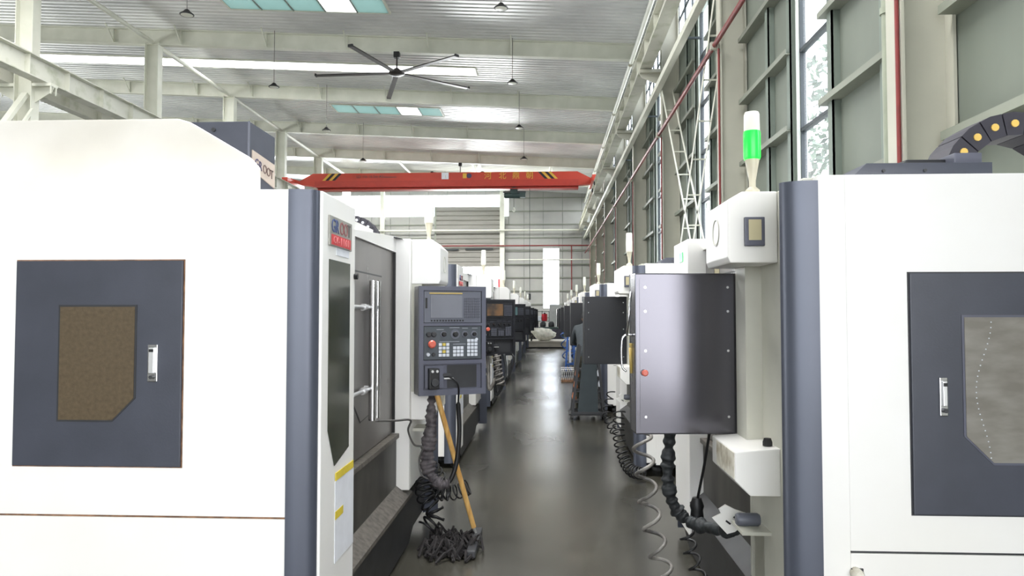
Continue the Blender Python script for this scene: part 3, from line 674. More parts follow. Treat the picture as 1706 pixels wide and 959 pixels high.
def console(t, m_case, m_back, screen, detail=True):
    Wc, z0, z1 = .47, 1.05, 1.785
    bm = B()
    c = obj('control_console', box(bm, 0, Wc, .03, .15, z0, z1, .006), m_back, t)
    # front case with openings formed by frame members
    f = .03
    bm = B()
    for a in ((0, f, z0, z1), (Wc - f, Wc, z0, z1), (f, Wc - f, z1 - f, z1), (f, Wc - f, z1 - .268, z1 - .25), (f, Wc - f, z0 + .21, z0 + .235), (f, Wc - f, z0, z0 + .04)):
        box(bm, a[0], a[1], 0, .032, a[2], a[3])
    obj('case_frame', bm, m_case, c)
    bx('recess', m_case, c, f, Wc - f, .026, .031, z0 + .04, z0 + .21); bx('recess_back', 'consk' if m_case == 'consk' else 'dark', c, .2, Wc - f - .03, .024, .028, z0 + .045, z0 + .2)
    bm = B(); box(bm, .04, .17, .0, .02, z0 + .05, z0 + .2); obj('recess_wall', bm, m_case, c)
    bx('screen_unit', 'cface', c, f + .004, Wc - f - .004, .004, .03, z1 - .247, z1 - .034, .002)
    bx('display', screen, c, .08, .30, -.0, .01, z1 - .215, z1 - .06, .002)
    bx('gold_strip', 'goldbar', c, .07, .3, -.001, .006, z1 - .052, z1 - .044)
    bx('card_slot', 'black', c, .042, .056, .0, .01, z1 - .15, z1 - .08)
    bx('button_panel', 'cface2', c, f + .004, Wc - f - .004, .004, .03, z0 + .24, z1 - .272, .002)
    bm = B()
    for i in range(8):
        for j in range(8): box(bm, .315 + i * .0145, .325 + i * .0145, -.002, .006, z1 - .215 + j * .018, z1 - .204 + j * .018)
    obj('keypad', bm, 'keyd', c)
    bm = B()
    for i in range(12): box(bm, .08 + i * .02, .09 + i * .02, -.002, .006, z1 - .238, z1 - .228)
    obj('soft_keys', bm, 'black', c)
    if not detail: return c
    zb = z0 + .24
    for i, (x, r_) in enumerate(((.17, .016), (.25, .018), (.32, .014), (.385, .014))):
        obj('dial_scale', lathe(B(), [(.033 if i == 1 else .022, .0), (.033 if i == 1 else .022, .005)], (x, 0, zb + .17), 16, 'y'), 'cface', c)
        obj('rotary_knob', lathe(B(), [(r_ * .8, -.02), (r_, -.016), (r_, .004)], (x, 0, zb + .17), 12, 'y'), 'black', c, smooth=40)
    for x in (.065, .1): obj('round_switch', lathe(B(), [(.014, -.012), (.018, -.006), (.018, .004)], (x, 0, zb + .17), 12, 'y'), 'dark', c, smooth=40)
    obj('emergency_stop', lathe(B(), [(.012, .004), (.014, -.012), (.026, -.018), (.027, -.028), (.018, -.036)][::-1], (.082, 0, zb + .105), 16, 'y'), 'knobred', c, smooth=40)
    obj('toggle', lathe(B(), [(.011, -.01), (.013, .004)], (.062, 0, zb + .035), 12, 'y'), 'key', c); obj('toggle', lathe(B(), [(.011, -.01), (.013, .004)], (.1, 0, zb + .035), 12, 'y'), 'dark', c)
    obj('toggle', lathe(B(), [(.009, -.006), (.009, .004)], (.402, 0, zb + .135), 10, 'y'), 'key', c)
    for (x0, n_, m_) in ((.135, 3, 4), (.235, 3, 3), (.335, 3, 5)):
        for i in range(n_):
            for j in range(m_):
                x = x0 + i * .026; z = zb + .02 + j * .024
                obj('key', box(B(), x, x + .021, -.003, .006, z, z + .019, .001), 'yel' if (x0 < .14 and i == 1 and j in (1, 3)) else 'key', c)
    # screen print
    for (x, z, wd) in ((.14, .118, .14), (.235, .1, .09), (.12, .2, .05), (.21, .212, .07), (.3, .208, .04), (.37, .208, .04)): bx('print_line', 'printl', c, x, x + wd, .001, .0045, zb + z, zb + z + .004)
    # hand pulse generator hanging in the recess
    bx('handwheel_box', 'black', c, .06, .13, -.045, .015, z0 + .045, z0 + .185, .006); obj('handwheel_dial', lathe(B(), [(.024, -.06), (.028, -.055), (.028, -.044)], (.097, 0, z0 + .09), 18, 'y'), 'dark', c, smooth=40)
    for x in (.08, .112): obj('dial', lathe(B(), [(.009, -.056), (.009, -.044)], (x, 0, z0 + .165), 10, 'y'), 'steel', c)
    bx('port', 'dark', c, .165, .22, -.01, .02, z0 + .125, z0 + .145, .003); bx('usb_plug', 'steel', c, .17, .235, -.016, .0, z0 + .108, z0 + .118, .002)
    return c
def machine(side, label):
    left = side == 'L'
    t = thing('machining_center', label, 'machine tool', (-.94, 2.92, 0) if left else (.93, 5.38, 0), 0 if left else math.pi, ('machining centres in the left row' if left else 'machining centres in the right row'))
    WH = 'white'
    zt = 2.115 if left else 2.095; zs = .765
    # enclosure body, upper and lower sheets with a rusty joint
    dp = -2.6 if left else -1.84
    bx('upper_enclosure', WH, t, dp, -.13, .0, V, zs + .004, zt, .002)
    bx('lower_enclosure', WH, t, dp, -.13, .0, V, .12, zs - .004, .002)
    bx('joint', 'rust' if left else 'dark', t, dp + .01, -.135, .006, V - .006, zs - .02, zs + .02)
    # corner columns
    def ell(cx, cy, rx, ry, a0, a1, back): return [(cx + rx * math.cos(R(a0 + (a1 - a0) * i / 14)), cy + ry * math.sin(R(a0 + (a1 - a0) * i / 14))) for i in range(15)] + back
    bm = prism(B(), ell(-.12, .045, .108, .05, 270, 360, [(-.129, .045), (-.129, -.005)]), 'z', .05, zt); obj('corner_column', bm, 'column', t, smooth=30)
    bm = prism(B(), ell(-.025, V - .05, .11, .055, 0, 90, [(-.035, V + .005), (-.035, V - .05)]), 'z', .05, zt - .02); obj('corner_column', bm, 'column', t, smooth=30)
    bx('corner_panel', WH, t, -.13, -.036, V - .05, V, .14, zt, .002)
    # front strip with its narrow window
    st = bx('front_strip', WH, t, -.13, 0, .046, .56, .14, zt, .006)
    obj('slim_window', prism(B(), [(.135, 1.10), (.235, .93), (.46, .975), (.46, 1.835), (.135, 1.835)], 'x', -.004, .0035), 'windowg', st)
    if left:
        np_ = bx('name_plate', 'plate', st, .0, .008, .12, .47, 1.895, 2.025, .002)
        for i, (ch, mm) in enumerate(zip('GROOT', ('blue', 'blue', 'bronze', 'bronze', 'greyl'))):
            text('letter', ch, .085, mm, st, (.009, .14 + i * .062, 1.955), (90, 0, 90), .0015, sx=1.0)
        bx('red_strip', 'redl', st, .007, .011, .145, .44, 1.9, 1.945); [text('letter', ch, .045, 'pink', st, (.012, .165 + i * .036, 1.908), (90, 0, 90), .001, sx=1.1) for i, ch in enumerate('CV-1160')]
        bx('paper_sheet', 'paper', st, .0, .003, .24, .44, 1.86, 1.893)
        bx('instruction_sheet', 'paper', st, .0, .003, .25, .55, .5, .86)
        for (a, b, z) in ((.25, .4, .86), (.41, .54, .86), (.25, .37, .69)): bx('yellow_tape', 'yellow', st, .002, .005, a, b, z, z + .035)
    obj('bolt', lathe(B(), [(.014, -.01), (.014, .018)], (0, .545, 1.78), 8, 'x'), 'black', st)
    # header above the door
    obj('door_header', prism(B(), [(.56, 2.02), (1.98, 2.02), (1.98, 2.13), (.56, 2.03)], 'x', -.6, -.1), WH, t)
    obj('top_cover', prism(B(), [(-.14, 2.13), (-.05, 2.11), (-.6, 2.145), (-1.2, 2.15), (-1.2, 2.115)], 'y', 1.9, 2.3), 'dark', t)
    # sliding door
    dr = bx('sliding_door', 'dmetal', t, -.13, -.118, .56, 1.975, .79, 2.02, .003)
    bx('door_seal', 'black', dr, -.118, -.1, 1.965, 1.98, .79, 2.02)
    obj('door_inset', prism(B(), [(.98, 1.1), (1.12, .99), (1.5, 1.02), (1.62, 1.1), (1.62, 1.83), (.98, 1.83)], 'x', -.12, -.114), 'dmetal', dr)
    obj('inset_line', prism(B(), [(.972, 1.095), (1.118, .982), (1.505, 1.012), (1.63, 1.095), (1.63, 1.84), (.972, 1.84)], 'x', -.12, -.1165), 'dark', dr)
    bm = B(); tube(bm, [(-.06, 1.175, .99), (-.06, 1.175, 1.79)], .022, 12); tube(bm, [(-.06, 1.285, .99), (-.06, 1.285, 1.79)], .018, 12); obj('door_handle', bm, 'chrome', dr, smooth=50)
    for z in (1.17, 1.635):
        bm = B(); tube(bm, [(-.08, .6, z), (-.08, 1.2, z)], .012, 8); lathe(bm, [(.02, 0.0), (.02, .05)], (-.08, 1.02, z), 10, 'y'); lathe(bm, [(.016, -.12), (.016, -.04)], (0, 1.2, z), 8, 'x'); obj('handle_bracket', bm, 'steel', dr, smooth=50)
    bx('label_tag', 'cream_tag', dr, -.118, -.115, .82, .94, 1.81, 1.89)
    bx('door_groove', 'dark', dr, -.118, -.1165, .8, .806, .8, 1.9); bx('vertical_bar', 'steel', dr, -.118, -.095, .68, .72, .95, 1.75)
    # apron and base
    bx('door_sill', 'ledge', t, -.13, -.07, .56, 1.98, .755, .785, .003)
    bx('apron', 'apron', t, -.13, -.09, .56, 1.98, .4, .755)
    obj('drip_ledge', prism(B(), [(-.13, .34), (0, .34), (0, .365), (-.09, .43), (-.13, .43)], 'y', .56, 2.1), 'ledge' if left else 'base', t)
    obj('base', prism(B(), [(.3, .34), (2.66, .34), (2.66, .1), (2.2, .1), (2.02, .03), (.5, .03), (.3, .12)], 'x', dp + .2, -.012), 'base', t)
    bm = B()
    for yy in (.45, 1.4, 2.4):
        for xx in (-.2, dp + .4): lathe(bm, [(.06, 0), (.06, .03), (.02, .035), (.02, .12)], (xx, yy, 0), 10)
    obj('levelling_foot', bm, 'dark', t)
    # console end post
    bx('end_post', WH if left else 'cream', t, -.13, -.0, 1.98, V - .051, .4, zt, .006)
    bx('post_seam', 'cream', t, -.001, .0015, 2.01, 2.014, .42, zt - .01)
    # upper junction box with chamfered top front edge
    ub = obj('junction_box', prism(B(), [(0, 1.805), (.19, 1.805), (.2, 1.83), (.2, 2.06), (.14, zt), (0, zt)], 'y', 2.03, 2.43, .006), WH, t)
    obj('round_emboss', lathe(B(), [(.055, .199), (.06, .203), (.053, .203), (.048, .199)], (0, 2.23, 1.95), 24, 'x', False), 'cream', ub)
    yb_ = 2.43; fr = bx('meter_frame', 'frame', ub, .055, .135, yb_ - .002, yb_ + .018, 1.872, 1.989, .004); bx('meter_face', 'cream_tag', ub, .07, .12, yb_ + .015, yb_ + .021, 1.895, 1.978)
    # signal lamp on the box
    lx, ly = .07, 2.33
    s = obj('signal_lamp', lathe(B(), [(.03, zt - .005), (.03, zt + .02), (.014, zt + .035), (.014, zt + .06), (.03, zt + .15)], (lx, ly, 0), 14), 'lamp_y', t, smooth=40)
    obj('green_lens', lathe(B(), [(.032, zt + .15), (.035, zt + .16), (.035, zt + .26), (.033, zt + .27)], (lx, ly, 0), 16), 'lamp_w' if left else 'lamp_g', s, smooth=40)
    obj('white_lens', lathe(B(), [(.033, zt + .27), (.032, zt + .34), (.028, zt + .35)], (lx, ly, 0), 16), 'lamp_w', s, smooth=40)
    # lower support box
    lb = obj('support_box', prism(B(), [(0, .87), (.12, .87), (.18, .93), (.18, 1.045), (0, 1.06)], 'y', 2.03, 2.43, .005), WH, t)
    bx('stained_face', 'dirty', lb, .178, .1815, 2.12, 2.42, .935, 1.04); left and bx('lower_lip', 'cream', t, 0, .13, 2.1, 2.3, .78, .8)
    obj('cap_nut', lathe(B(), [(.02, 1.06), (.02, 1.075), (.014, 1.09)], (.03, 2.36, 0), 10), 'black', lb)
    # console pivot arm
    bx('pivot_arm', 'cream', t, .0, .07, 2.04, 2.2, 1.04, 1.81)
    c = console(t, 'frame' if left else 'consk', 'consd', 'screen', True)
    if left: c.location = (.085, 1.86, 0); c.rotation_euler = (0, 0, R(23.6))
    else: c.location = (.07, 1.875, 0); c.rotation_euler = (0, 0, R(4.0))
    if not left:
        for x in (.045, .425):
            for z in (1.13, 1.31 + .12, 1.61, 1.73 - .01): obj('screw', lathe(B(), [(.006, .15), (.006, .156)], (x, 0, z if z != 1.43 else 1.49), 8, 'y'), 'chrome', c)
        bx('back_plate', 'consd', c, .02, .45, .149, .153, 1.075, 1.76)
        obj('indicator_knob', lathe(B(), [(.014, .15), (.015, .17), (.01, .175)], (.43, 0, 1.33), 12, 'y'), 'knobred', c, smooth=40)
        bm = B(); tube(bm, smooth_path([(.47, .08, 1.5), (.50, .08, 1.5), (.52, .08, 1.47), (.52, .08, 1.36), (.5, .08, 1.33)]), .005, 8); obj('side_handle', bm, 'chrome', c, smooth=True)
        obj('side_rod', tube(B(), [(.48, .1, 1.7), (.5, .1, 1.5)], .006, 8), 'chrome', c, smooth=True)
    return t
def chain(parent, c, r, wd, a0, a1, y0, y1, n, pin='gold'):
    """cable chain arch in the x-z plane, links and pins"""
    for i in range(n):
        a = a0 + (a1 - a0) * i / n; b = a0 + (a1 - a0) * (i + .94) / n
        P = lambda q, rr: (c[0] + rr * math.cos(R(q)), c[1] + rr * math.sin(R(q)))
        bm = prism(B(), [P(a, r - wd / 2), P(a, r + wd / 2), P((a + b) / 2, r + wd / 2 + .003), P(b, r + wd / 2), P(b, r - wd / 2)], 'y', y0, y1)
        lk = obj('chain_link', bm, 'chainm', parent)
        m_ = P((a + b) / 2, r)
        for yy in (y0 - .002, y1 + .002):
            obj('chain_pin', lathe(B(), [(wd * .17, -.003), (wd * .17, .003)], (m_[0], yy, m_[1]), 10, 'y'), pin, lk)
Lm = machine('L', 'nearest white machining centre on the left, raised sloping top cover and grey console')
side_door(Lm, 0, -1.282, -.568, .97, 1.82, -1.085, -.766, 1.161, 1.628, -.707, -.665, 1.319, 1.472, 'window', 1)
# raised cover, spindle head cover with sign, cable chain of the near left machine
obj('raised_cover', prism(B(), [(-2.4, 2.1), (-.38, 2.1), (-.38, 2.27), (-.42, 2.315), (-.70, 2.48), (-.76, 2.497), (-2.4, 2.5)], 'y', .28, .33, .012), 'cover', Lm, smooth=30)
hc = bx('head_cover', 'slate', Lm, -1.45, -.81, 1.2, 1.6, 2.1, 2.73, .004); hc['label'] = 'dark slate head cover with name strip'
bx('corner_trim', 'cface', hc, -.816, -.806, 1.196, 1.206, 2.1, 2.73)
obj('name_strip', prism(B(), [(1.24, 2.45), (1.59, 2.4), (1.59, 2.55), (1.24, 2.57)], 'x', -.81, -.804), 'beige', hc)
for i, (ch, mm) in enumerate(zip('GROOT', ('darkblue', 'darkblue', 'brownl', 'brownl', 'brownl'))): text('letter', ch, .08, mm, hc, (-.802, 1.27 + i * .06, 2.475 - i * .006), (90, 0, 90), .0015)
obj('bolt', lathe(B(), [(.012, 1.185), (.012, 1.2)], (-1.02, 0, 2.68), 8, 'y'), 'dark', hc)
chain(Lm, (-.27, 2.03), .15, .05, 130, 20, 1.45, 1.55, 7, 'key')

Rm = machine('R', 'nearest white machining centre on the right, lit green signal lamp and dark tray on top')
for o in list(Rm.children):
    if o.name.startswith('corner_column'): pass
side_door(Rm, V, -1.25, -.345, .90, 1.742, -1.06, -.525, 1.083, 1.587, -.463, -.435, 1.243, 1.377, 'windowr', 1)
# curved line of white dots across the window and a small fitting low on the side
d = [o for o in Rm.children if o.name.startswith('side_door')][0]
for i in range(26):
    q = i / 25; obj('white_dot', lathe(B(), [(.0022, V + .016), (.0022, V + .018)], (-.605 - .03 * math.cos(q * 6.0) * (1 - q * .3) + .02, 0, 1.57 - q * .47), 6, 'y'), 'key', d)
bx('socket_plate', 'dark', Rm, -.17, -.13, V, V + .008, .68, .71); obj('pipe_fitting', lathe(B(), [(.02, V), (.02, V + .03), (.014, V + .04)], (-.145, 0, .695), 12, 'y'), 'dirty', Rm, smooth=40)
# tray and cable chain on top
tr = obj('top_tray', prism(B(), [(-.19, 2.095), (-.26, 2.16), (-.715, 2.16), (-.715, 2.095)], 'y', 2.0, V - .12, .002), 'slate', Rm, smooth=30)
bx('chain_bracket', 'frame', Rm, -.69, -.59, V - .3, V - .14, 2.09, 2.20, .003); bx('cover_block', 'consk', Rm, -.60, -.44, V - .42, V - .2, 2.15, 2.19, .01)
for x in (-.32, -.47): obj('tray_bolt', lathe(B(), [(.006, V - .122), (.006, V - .112)], (x, 0, 2.13), 8, 'y'), 'dark', tr)
chain(Rm, (-.975, 2.11), .26, .09, 8, 150, V - .56, V - .38, 8)
# fittings on the right machine's post: shelf bracket and connector
sh = bx('bracket_shelf', 'cream', Rm, -.05, .12, 2.12, 2.3, .675, .69, .002); bx('bracket_leg', 'cream', Rm, -.05, -.0, 2.05, 2.2, .42, .68, .003)
bk = obj('slotted_bracket', prism(B(), [(.03, .70), (.09, .72), (.13, .74), (.16, .72), (.15, .70), (.19, .68), (.125, .61), (.09, .62), (.04, .66)], 'y', 2.05, 2.062), 'white', Rm)
for p in (.085, .12): obj('slot', beam(B(), (p - .01, 2.064, .665 - (p - .1) * .5), (p + .01, 2.064, .68 - (p - .1) * .5), .004, .008), 'black', bk)
obj('grey_connector', lathe(B(), [(.022, -.06), (.028, -.05), (.028, .03), (.022, .04)], (.08, 2.2, .715), 12, 'x'), 'cface', Rm, smooth=40)
bx('green_display', 'greenled', Rm, .0, .004, .27, .40, 1.955, 2.02, .001, label='small lit green display')

dk = {'console_case_grey': M['consk'], 'console_face_grey': M['consk'], 'console_face_dark_grey': M['consk'], 'display_glass_grey': M['screen2'], 'white_key': M['keyd'], 'yellow_key': M['keyd'], 'dark_console_paint': M['consk'], 'pale_print': M['keyd'], 'gold_strip': M['consk']}
dk3 = dict(dk); dk3['display_glass_grey'] = M['screen3']
nolamp = {'dark_console_paint': M['consk'], 'lit_green_lens': M['lamp_w']}
tiny = ('emergency_stop', 'key', 'print_line', 'dial', 'toggle', 'screw', 'white_dot', 'round_switch', 'dial_scale', 'port', 'usb_plug', 'letter', 'model_number', 'slot', 'tray_bolt')
special = ('name_plate', 'indicator_knob', 'side_handle', 'side_rod', 'raised_cover', 'head_cover', 'chain_link', 'green_display', 'socket_plate', 'pipe_fitting')
nth = ['nearest', 'second', 'third', 'fourth', 'fifth', 'sixth', 'seventh']
for k in range(1, 7):
    c = copy_tree(Lm, None, dk if k == 1 else dk3, tiny + (special if k > 0 else ()) if k > 1 else special)
    c.location.y = 2.92 + 4.55 * k
    c['label'] = f'white machining centre with dark console, {nth[k]} from the camera in the left row'
    c = copy_tree(Rm, None, nolamp, (tiny + special + ('top_tray', 'chain_bracket', 'cover_block', 'side_door', 'door_gap')) if k > 1 else special)
    c.location.y = 5.38 + 4.55 * k
    c['label'] = f'white machining centre with black console back, {nth[k]} from the camera in the right row'

# ================================================================== LOOSE THINGS NEAR THE CONSOLES
# wrapped hose below left console
pts = smooth_path([(-.79, 4.98, 1.08), (-.80, 4.96, .95), (-.80, 4.95, .83), (-.815, 4.95, .72), (-.825, 4.95, .6), (-.80, 4.94, .5), (-.73, 4.93, .44), (-.67, 4.94, .44)], 24)
o = obj('wrapped_hose', tube(B(), pts, lambda q: .035 + .004 * math.sin(q * 95) + .005 * math.sin(q * 31 + 1) + .003 * math.sin(q * 160) + (.012 if .3 < q < .7 else 0), 12), 'hosew', smooth=True)
tag(o, 'grey tape-wrapped hose bundle hanging below the near left console', 'hose')
o = obj('black_cable', tube(B(), smooth_path([(-.70, 4.88, 1.17), (-.63, 4.84, 1.16), (-.60, 4.86, 1.1), (-.61, 4.93, .98), (-.605, 4.95, .8), (-.62, 4.95, .6), (-.655, 4.94, .48), (-.69, 4.94, .44)], 8), lambda q: .006 if q < .42 else .016, 8), 'black', smooth=True)
tag(o, 'black cable plugged into the near left console, looping down to the wrapped hose', 'cable')
o = obj('door_cable', tube(B(), smooth_path([(-.99, 4.15, .98), (-.95, 4.5, .93), (-.90, 4.72, .9), (-.93, 4.8, .82), (-.9, 4.85, .72), (-.85, 4.9, .69), (-.88, 4.95, .6), (-.86, 4.93, .5), (-.78, 4.93, .46)], 8), .007, 6), 'cable', smooth=True)
tag(o, 'thin grey cable drooping from the near left door handle to the hose', 'cable')
# push mop leaning on the console
t = thing('push_mop', 'yellow wooden push mop leaning against the near left console', 'mop', (-.5, 5.12, 0))
obj('pole', tube(B(), [(-.262, -.28, 1.12), (-.02, -.02, .1)], .018, 12), 'wood', t, smooth=50); obj('ferrule', tube(B(), [(-.03, -.03, .14), (-.008, -.01, .05)], .012, 10), 'steel', t, smooth=50)
bx('head', 'dark', t, -.03, .03, -.4, .12, .01, .06, .008)
bm = B(); rnd = random.Random(3)
for i in range(150):
    a = rnd.uniform(0, 6.28); r0 = rnd.uniform(.02, .2); x, y = -.16 + r0 * math.cos(a) * .8, -.2 + r0 * math.sin(a) * 1.3
    tube(bm, smooth_path([(x, y, .01 + rnd.random() * .03), (x + rnd.uniform(-.05, .05), y + rnd.uniform(-.06, .06), .03 + rnd.random() * .08), (x + rnd.uniform(-.09, .09), y + rnd.uniform(-.1, .1), .012)], 3), .009, 4)
stuff(obj('strands', bm, 'rag', t))
def coil(name, label, pts, r, amp, turns, m, n=220, cat='coiled hose', ax=None):
    P = smooth_path(pts, 12); L = len(P) - 1; out = []
    for i in range(n):
        q = i / (n - 1) * L; k = min(int(q), L - 1); c = P[k].lerp(P[k + 1], q - k); tdir = (P[min(k + 1, L)] - P[k]).normalized()
        u = tdir.cross(Vector((0, 1, 0))).normalized() if abs(tdir.y) < .9 else tdir.cross(Vector((1, 0, 0))).normalized(); v = tdir.cross(u)
        a = 2 * math.pi * turns * i / (n - 1); out.append(c + (u * math.cos(a) + v * math.sin(a)) * amp)
    o = obj(name, tube(B(), out, r, 6), m, smooth=True); return tag(o, label, cat)
coil('coiled_hose', 'black coiled hose heaped under the near left console', [(-.86, 5.25, .5), (-.8, 5.3, .38), (-.84, 5.3, .28), (-.74, 5.3, .3)], .007, .055, 11, 'coilb')
coil('coiled_hose', 'black coiled hose looping over the floor beside the mop', [(-.78, 5.1, .36), (-.7, 5.12, .33), (-.6, 5.1, .36), (-.56, 5.1, .38)], .006, .05, 8, 'coilb')
coil('coiled_hose', 'dark coiled hose lying at the foot of the near left machine', [(-.84, 5.0, .12), (-.78, 5.05, .2), (-.86, 5.1, .3), (-.9, 5.2, .42)], .008, .06, 9, 'coilb')
coil('coiled_hose', 'long stretched grey coiled hose hanging below the big dark console', [(.50, 3.95, 1.06), (.515, 3.9, .8), (.55, 3.9, .5), (.61, 3.88, .22), (.63, 3.87, .06)], .010, .05, 8.5, 'coil', 300)
coil('coiled_hose', 'short black coiled hose hanging at the foot of the near right machine', [(.70, 3.72, .5), (.72, 3.72, .4), (.76, 3.72, .28), (.79, 3.7, .15)], .007, .035, 4.5, 'coilb', 120)
coil('coiled_hose', 'heap of black coiled cable on the floor behind the big dark console', [(.72, 7.3, .62), (.70, 7.2, .4), (.74, 7.1, .2), (.80, 7.0, .1), (.9, 6.9, .09)], .008, .055, 16, 'coilb', 360)
coil('coiled_hose', 'thin black spiral cord hanging from the second right machine', [(.70, 8.0, .75), (.64, 7.9, .5), (.72, 7.8, .32)], .007, .04, 7, 'coilb', 160)
# black wrapped hose bundle, right
pts = smooth_path([(.615, 3.66, 1.06), (.61, 3.7, .9), (.605, 3.7, .78), (.625, 3.7, .66), (.68, 3.7, .58), (.75, 3.62, .56), (.84, 3.45, .59), (.87, 3.36, .64)], 24)
o = obj('wrapped_hose', tube(B(), pts, lambda q: .031 + .004 * math.sin(q * 90) + .005 * math.sin(q * 37 + 1) + .003 * math.sin(q * 151), 12), 'hosed', smooth=True); tag(o, 'black tape-wrapped hose bundle under the big dark console', 'hose')
o = obj('black_cable', tube(B(), smooth_path([(.775, 3.5, 1.055), (.765, 3.6, .85), (.75, 3.68, .68)], 8), lambda q: .007, 8), 'black', smooth=True); tag(o, 'straight black cable down to the gland of the right hose bundle', 'cable')
o = obj('cable_gland', lathe(B(), [(.02, -.05), (.034, -.04), (.03, 0), (.036, .02), (.022, .06)], (.745, 3.68, .62), 12), 'black', smooth=40); tag(o, 'black rubber gland knot on the right hose bundle', 'gland')
# air gun on the right console side
t = thing('air_gun', 'yellow air blow gun hooked on the side handle of the big dark console', 'air gun', (.402, 3.42, 1.32))
obj('grip', tube(B(), smooth_path([(-.012, 0, .14), (-.002, 0, .09), (.012, 0, .04), (.022, 0, .01)]), .007, 8), 'goldbar', t, smooth=True)
obj('barrel', tube(B(), [(-.012, .0, .12), (-.008, 0, .0)], .008, 8), 'goldbar', t, smooth=True); obj('nozzle', lathe(B(), [(.004, -.09), (.01, -.075), (.007, -.06), (.011, -.045), (.008, -.03), (.011, -.01), (.01, 0)], n=10), 'chrome', t, smooth=40)

# ================================================================== TOOL TROLLEY
t = thing('tool_trolley', 'dark A-frame tool trolley with orange tool holders below the second right console', 'trolley', (.62, 10.9, 0))
for s in (-1, 1):
    bm = B(); beam(bm, (-.25, s * .2 + .2, .08), (-.13, s * .2 + .2, 1.12), .04, .05); beam(bm, (.23, s * .2 + .2, .08), (.12, s * .2 + .2, 1.12), .04, .05); beam(bm, (-.25, s * .2 + .2, .1), (.24, s * .2 + .2, .1), .04, .05); obj('side_frame', bm, 'dark', t)
obj('board', prism(B(), [(-.17, .12), (.14, .12), (.11, 1.12), (-.08, 1.12)], 'y', .0, .02), 'trolley', t)
for i in range(4):
    z = .28 + i * .16; bx('shelf', 'dark', t, -.23 + i * .018, .22 - i * .015, .02, .4, z - .02, z)
for i in range(3):
    for s in (0, 1):
        z = .30 + i * .17; x = -.215 + i * .022
        obj('tool_holder', lathe(B(), [(.028, 0), (.034, .03), (.026, .06), (.018, .1)], (x, .06 + s * .12, z), 10), 'orange', t, smooth=40)
for i, z in enumerate((.5, .66)): obj('tool_holder', lathe(B(), [(.03, 0), (.035, .04), (.02, .1)], (.17 - i * .02, .03, z), 10), 'key', t, smooth=40, label='white tool holder')
for sx in (-.25, .23):
    for sy in (0, .4): obj('caster', lathe(B(), [(.035, -.015), (.04, -.01), (.04, .01), (.035, .015)], (sx, sy, .04), 12, 'x'), 'black', t, smooth=40)
bm = B(); box(bm, -.3, .28, -.02, .42, .075, .1, .01); obj('bottom_frame', bm, 'black', t)

